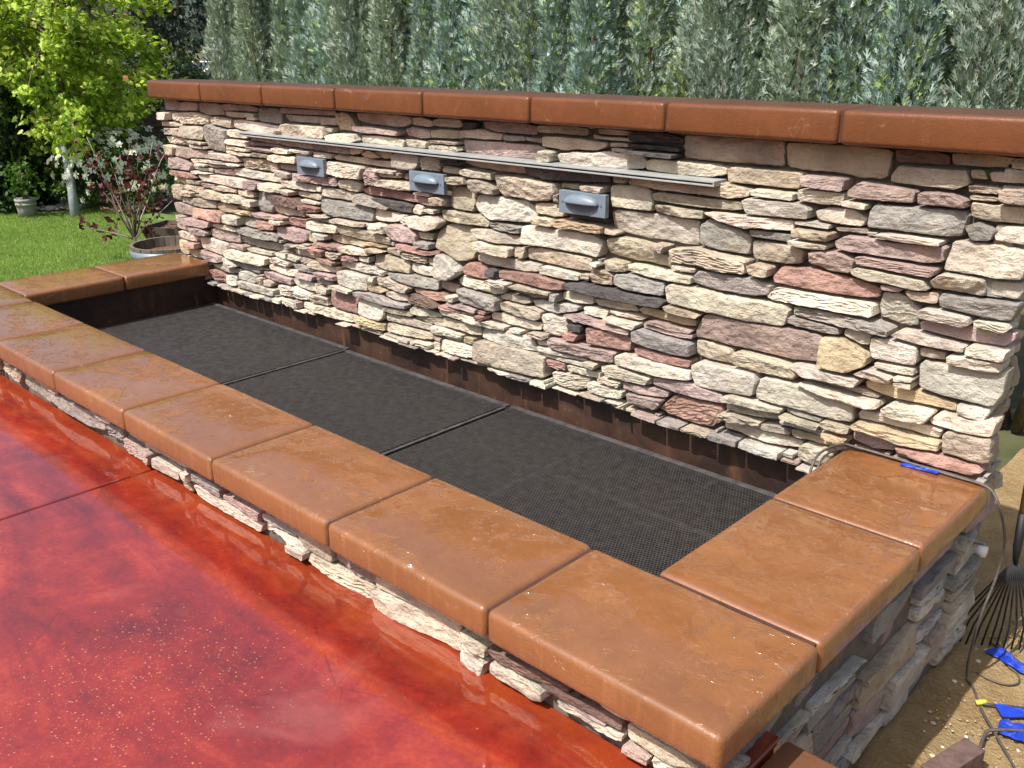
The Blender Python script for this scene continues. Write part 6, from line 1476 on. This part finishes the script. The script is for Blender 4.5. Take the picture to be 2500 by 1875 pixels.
# purple smoke bush close to the left arm of the basin
sb = empty('smoke_bush', (-5.72, 1.25, -.55), 'bare-stemmed shrub with dark burgundy leaves behind the left coping', 'shrub')
base = np.array((-5.62, 1.34, -.55)); WINE = [(.075,.012,.018), (.11,.018,.026), (.055,.010,.016), (.15,.035,.045)]
rtv = np.array([.725, .689, 0]); tips = [(-.55, 1.20), (-.36, .98), (-.20, .80), (-.05, .70), (.10, .86), (.24, 1.02), (.33, .72), (.46, .52), (-.46, .55), (-.42, .22), (-.30, .10), (.16, .22), (-.02, 1.0), (.40, .95)]
bm = bmesh.new(); tube(bm, [base, base+(0, 0, .15), base+(.01, 0, .26)], [.022, .018, .014], 8); link('trunk', bm_mesh('trunk', bm, True), BARK, sb)
LP, LD = [], []
SG = plain('pale_stem', (.30, .26, .23), .8, 0, .2, 20)
for i, (u, h_) in enumerate(tips):
    e = base + rtv*u + np.array([0, 0, .16+h_]) + RNG.normal(size=3)*.03 + np.array([-.689, .725, 0])*RNG.normal()*.15
    pth = limb_path(base+(0, 0, .20), e, .03, 6, .05); bm = bmesh.new(); tube(bm, pth, np.linspace(.0085, .003, 6), 6); link('branch', bm_mesh('branch', bm, True), SG if i % 2 else BARK, sb)
    for t0 in ([.62, .80] if h_ > .5 else [.7, .95]):
        k = min(4, int(t0*5)); c = np.array(pth[k])*(1-(t0*5-k)) + np.array(pth[k+1])*(t0*5-k); m = 9
        LP.append(c + RNG.normal(size=(m, 3))*np.array([.055, .055, .06])); LD.append(RNG.normal(size=(m, 3)) + np.array([0, 0, .3]))
LP = np.vstack(LP); LD = np.vstack(LD); n = len(LP); V, F, C = place_leaves(OVAL, OVALF, LP, LD, rnd_unit(n)+(0, 0, 1), RNG.uniform(.05, .085, n), pal(WINE, n, .3)); foliage_obj('leaves', V, F, C, LEAF, sb)
# half barrel planter
bp = empty('barrel_planter', (-3.75, .78, -.51), 'half barrel planter with galvanised hoop beside the wall end', 'planter'); bc = np.array((-3.75, .78, -.505)); NS = 20
for i in range(NS):
    a0, a1 = 2*math.pi*i/NS, 2*math.pi*(i+.94)/NS; bm = bmesh.new(); rings = []
    for zz, rr in ((0, .25), (.22, .29), (.46, .305)):
        rings.append([bm.verts.new((rr*math.cos(a), rr*math.sin(a), zz)) for a in (a0, (a0+a1)/2, a1)] + [bm.verts.new(((rr-.025)*math.cos(a), (rr-.025)*math.sin(a), zz)) for a in (a1, (a0+a1)/2, a0)])
    for A, B in zip(rings, rings[1:]):
        for k in range(6): bm.faces.new((A[k], A[(k+1)%6], B[(k+1)%6], B[k]))
    bm.faces.new(rings[0][::-1]); bm.faces.new(rings[-1]); link('stave', bm_mesh('stave', bm), STAVE, bp, bc)
def hoop(z0, z1, ra, rb_):
    bm = bmesh.new(); R1 = []
    for zz, rr in ((z0, ra), (z1, rb_), (z1, rb_-.006), (z0, ra-.006)): R1.append([bm.verts.new((rr*math.cos(2*math.pi*k/40), rr*math.sin(2*math.pi*k/40), zz)) for k in range(40)])
    for q in range(4):
        for k in range(40): bm.faces.new((R1[q][k], R1[q][(k+1)%40], R1[(q+1)%4][(k+1)%40], R1[(q+1)%4][k]))
    link('hoop', bm_mesh('hoop', bm, True), HOOP, bp, bc)
hoop(.35, .43, .304, .310); hoop(.10, .14, .272, .280)
bm = bmesh.new(); bmesh.ops.create_circle(bm, cap_ends=True, segments=32, radius=.275); link('soil', bm_mesh('soil', bm), MULCH, bp, bc+(0, 0, .38))
# square planter box of mulch
pb = empty('planter_box', (-5.62, 1.75, -.56), 'square dark planter box of mulch beside the wall end', 'planter'); pc = np.array((-5.62, 1.75, -.56))
bm = bmesh.new(); lo = [bm.verts.new((sx*.15, sy*.15, 0)) for sx, sy in ((-1,-1), (1,-1), (1,1), (-1,1))]; hi = [bm.verts.new((sx*.22, sy*.22, .31)) for sx, sy in ((-1,-1), (1,-1), (1,1), (-1,1))]; hi2 = [bm.verts.new((sx*.198, sy*.198, .31)) for sx, sy in ((-1,-1), (1,-1), (1,1), (-1,1))]; lo2 = [bm.verts.new((sx*.19, sy*.19, .27)) for sx, sy in ((-1,-1), (1,-1), (1,1), (-1,1))]
bm.faces.new(lo)
for k in range(4):
    for A, B in ((lo, hi), (hi, hi2), (hi2, lo2)): bm.faces.new((A[k], A[(k+1)%4], B[(k+1)%4], B[k]))
o = link('box', bm_mesh('box', bm), PLANTER, pb, pc); o.rotation_euler = (0, 0, .5)
bm = bmesh.new(); bmesh.ops.create_grid(bm, x_segments=14, y_segments=14, size=.19)
for v in bm.verts: v.co.z += .02*noise.noise(v.co*22)
o = link('mulch', bm_mesh('mulch', bm), MULCH, pb, pc+(0, 0, .265)); o.rotation_euler = (0, 0, .5)
# grey nursery pot with a sapling
gp = empty('plant_pot', (-9.60, 1.76, -.642), 'ribbed grey plant pot with a small sapling on the lawn edge', 'pot'); gc = np.array((-9.60, 1.76, -.642))
bm = bmesh.new(); prof = [(.105, 0), (.118, .12), (.124, .165), (.130, .168), (.130, .19), (.126, .192), (.126, .212), (.131, .215), (.133, .252), (.120, .252), (.115, .22)]; RR = [[bm.verts.new((r_*math.cos(2*math.pi*k/28), r_*math.sin(2*math.pi*k/28), z_)) for k in range(28)] for r_, z_ in prof]
for A, B in zip(RR, RR[1:]):
    for k in range(28): bm.faces.new((A[k], A[(k+1)%28], B[(k+1)%28], B[k]))
bm.faces.new(RR[0][::-1]); bm.faces.new(RR[-1]); link('pot', bm_mesh('pot', bm, True), POT, gp, gc)
bm = bmesh.new(); tube(bm, [gc+(0, 0, .2), gc+(.01, 0, .45), gc+(-.02, .02, .75)], [.010, .008, .004], 6); link('stem', bm_mesh('stem', bm, True), BARK, gp)
n = 260; P = gc + (0, 0, .5) + RNG.normal(size=(n, 3))*np.array([.13, .13, .13]); V, F, C = place_leaves(OVAL, OVALF, P, rnd_unit(n)-(0, 0, .3), rnd_unit(n)+(0, 0, 1), RNG.uniform(.05, .09, n), pal([(.05,.11,.02), (.09,.17,.03)], n)); foliage_obj('leaves', V, F, C, LEAF, gp)
# white rocks, leaf litter, grass
scatter_pebbles('river_rocks', 420, lambda: (lambda a, b: (-9.98-.62*a+.45*b, 2.25+.65*a+.45*b))(RNG.random(), RNG.random()-.5), lambda x, y: float(terr(x, y))+.02, .030, [(.62,.58,.52), (.70,.66,.60), (.45,.38,.33), (.55,.42,.36)], 'bed of pale river rocks behind the lawn by the maple', PEBM)
scatter_pebbles('leaf_litter', 260, lambda: (-9.05+RNG.normal()*.13, 2.95+RNG.normal()*.13), lambda x, y: float(terr(x, y))+.05, .022, [(.36,.22,.13), (.26,.15,.09), (.45,.31,.20)], 'small heap of brown litter under the rose bush', PEBM)
def grass(n):
    x = RNG.uniform(-11.0, -2.2, n); y = RNG.uniform(-1.3, 3.05, n)
    edge = .10*np.sin(x*3.1)+.06*np.sin(x*9)
    vx, vy = x-CAM.x, y-CAM.y; az = np.arctan2(-vx, vy); keep = (az > rad(55)) & (az < rad(78)) & (y < 2.86 + .14*(x+9)*-1 + edge) & ~((x < -9.75) & (y > 2.0+.9*(-9.75-x)*-.3))
    x, y = x[keep], y[keep]; m = len(x); P = np.stack([x, y, terr(x, y)+.002], -1)
    D = RNG.normal(size=(m, 3))*.38 + (0, 0, 1); N = RNG.normal(size=(m, 3))*(1, 1, .2)
    T = np.array([(-.055, 0, 0), (.055, 0, 0), (.03, .62, .04), (0, 1, .16)]); TF = np.array([(0, 1, 2), (0, 2, 3)])
    patch = np.array([noise.noise(Vector((a*1.3, b*1.3, 0))) for a, b in zip(x, y)])
    c = pal([(.20,.31,.055), (.26,.38,.075), (.15,.26,.045), (.34,.43,.12)], m)*(1+.25*patch[:, None])
    V, F, C = place_leaves(T, TF, P, D, N, RNG.uniform(.022, .042, m), np.clip(c, 0, 1)); return np_mesh('grass', V, F, C)
tag(link('grass', grass(300000), GRASSM), 'short green grass blades covering the lawn', 'grass', None, 'stuff')
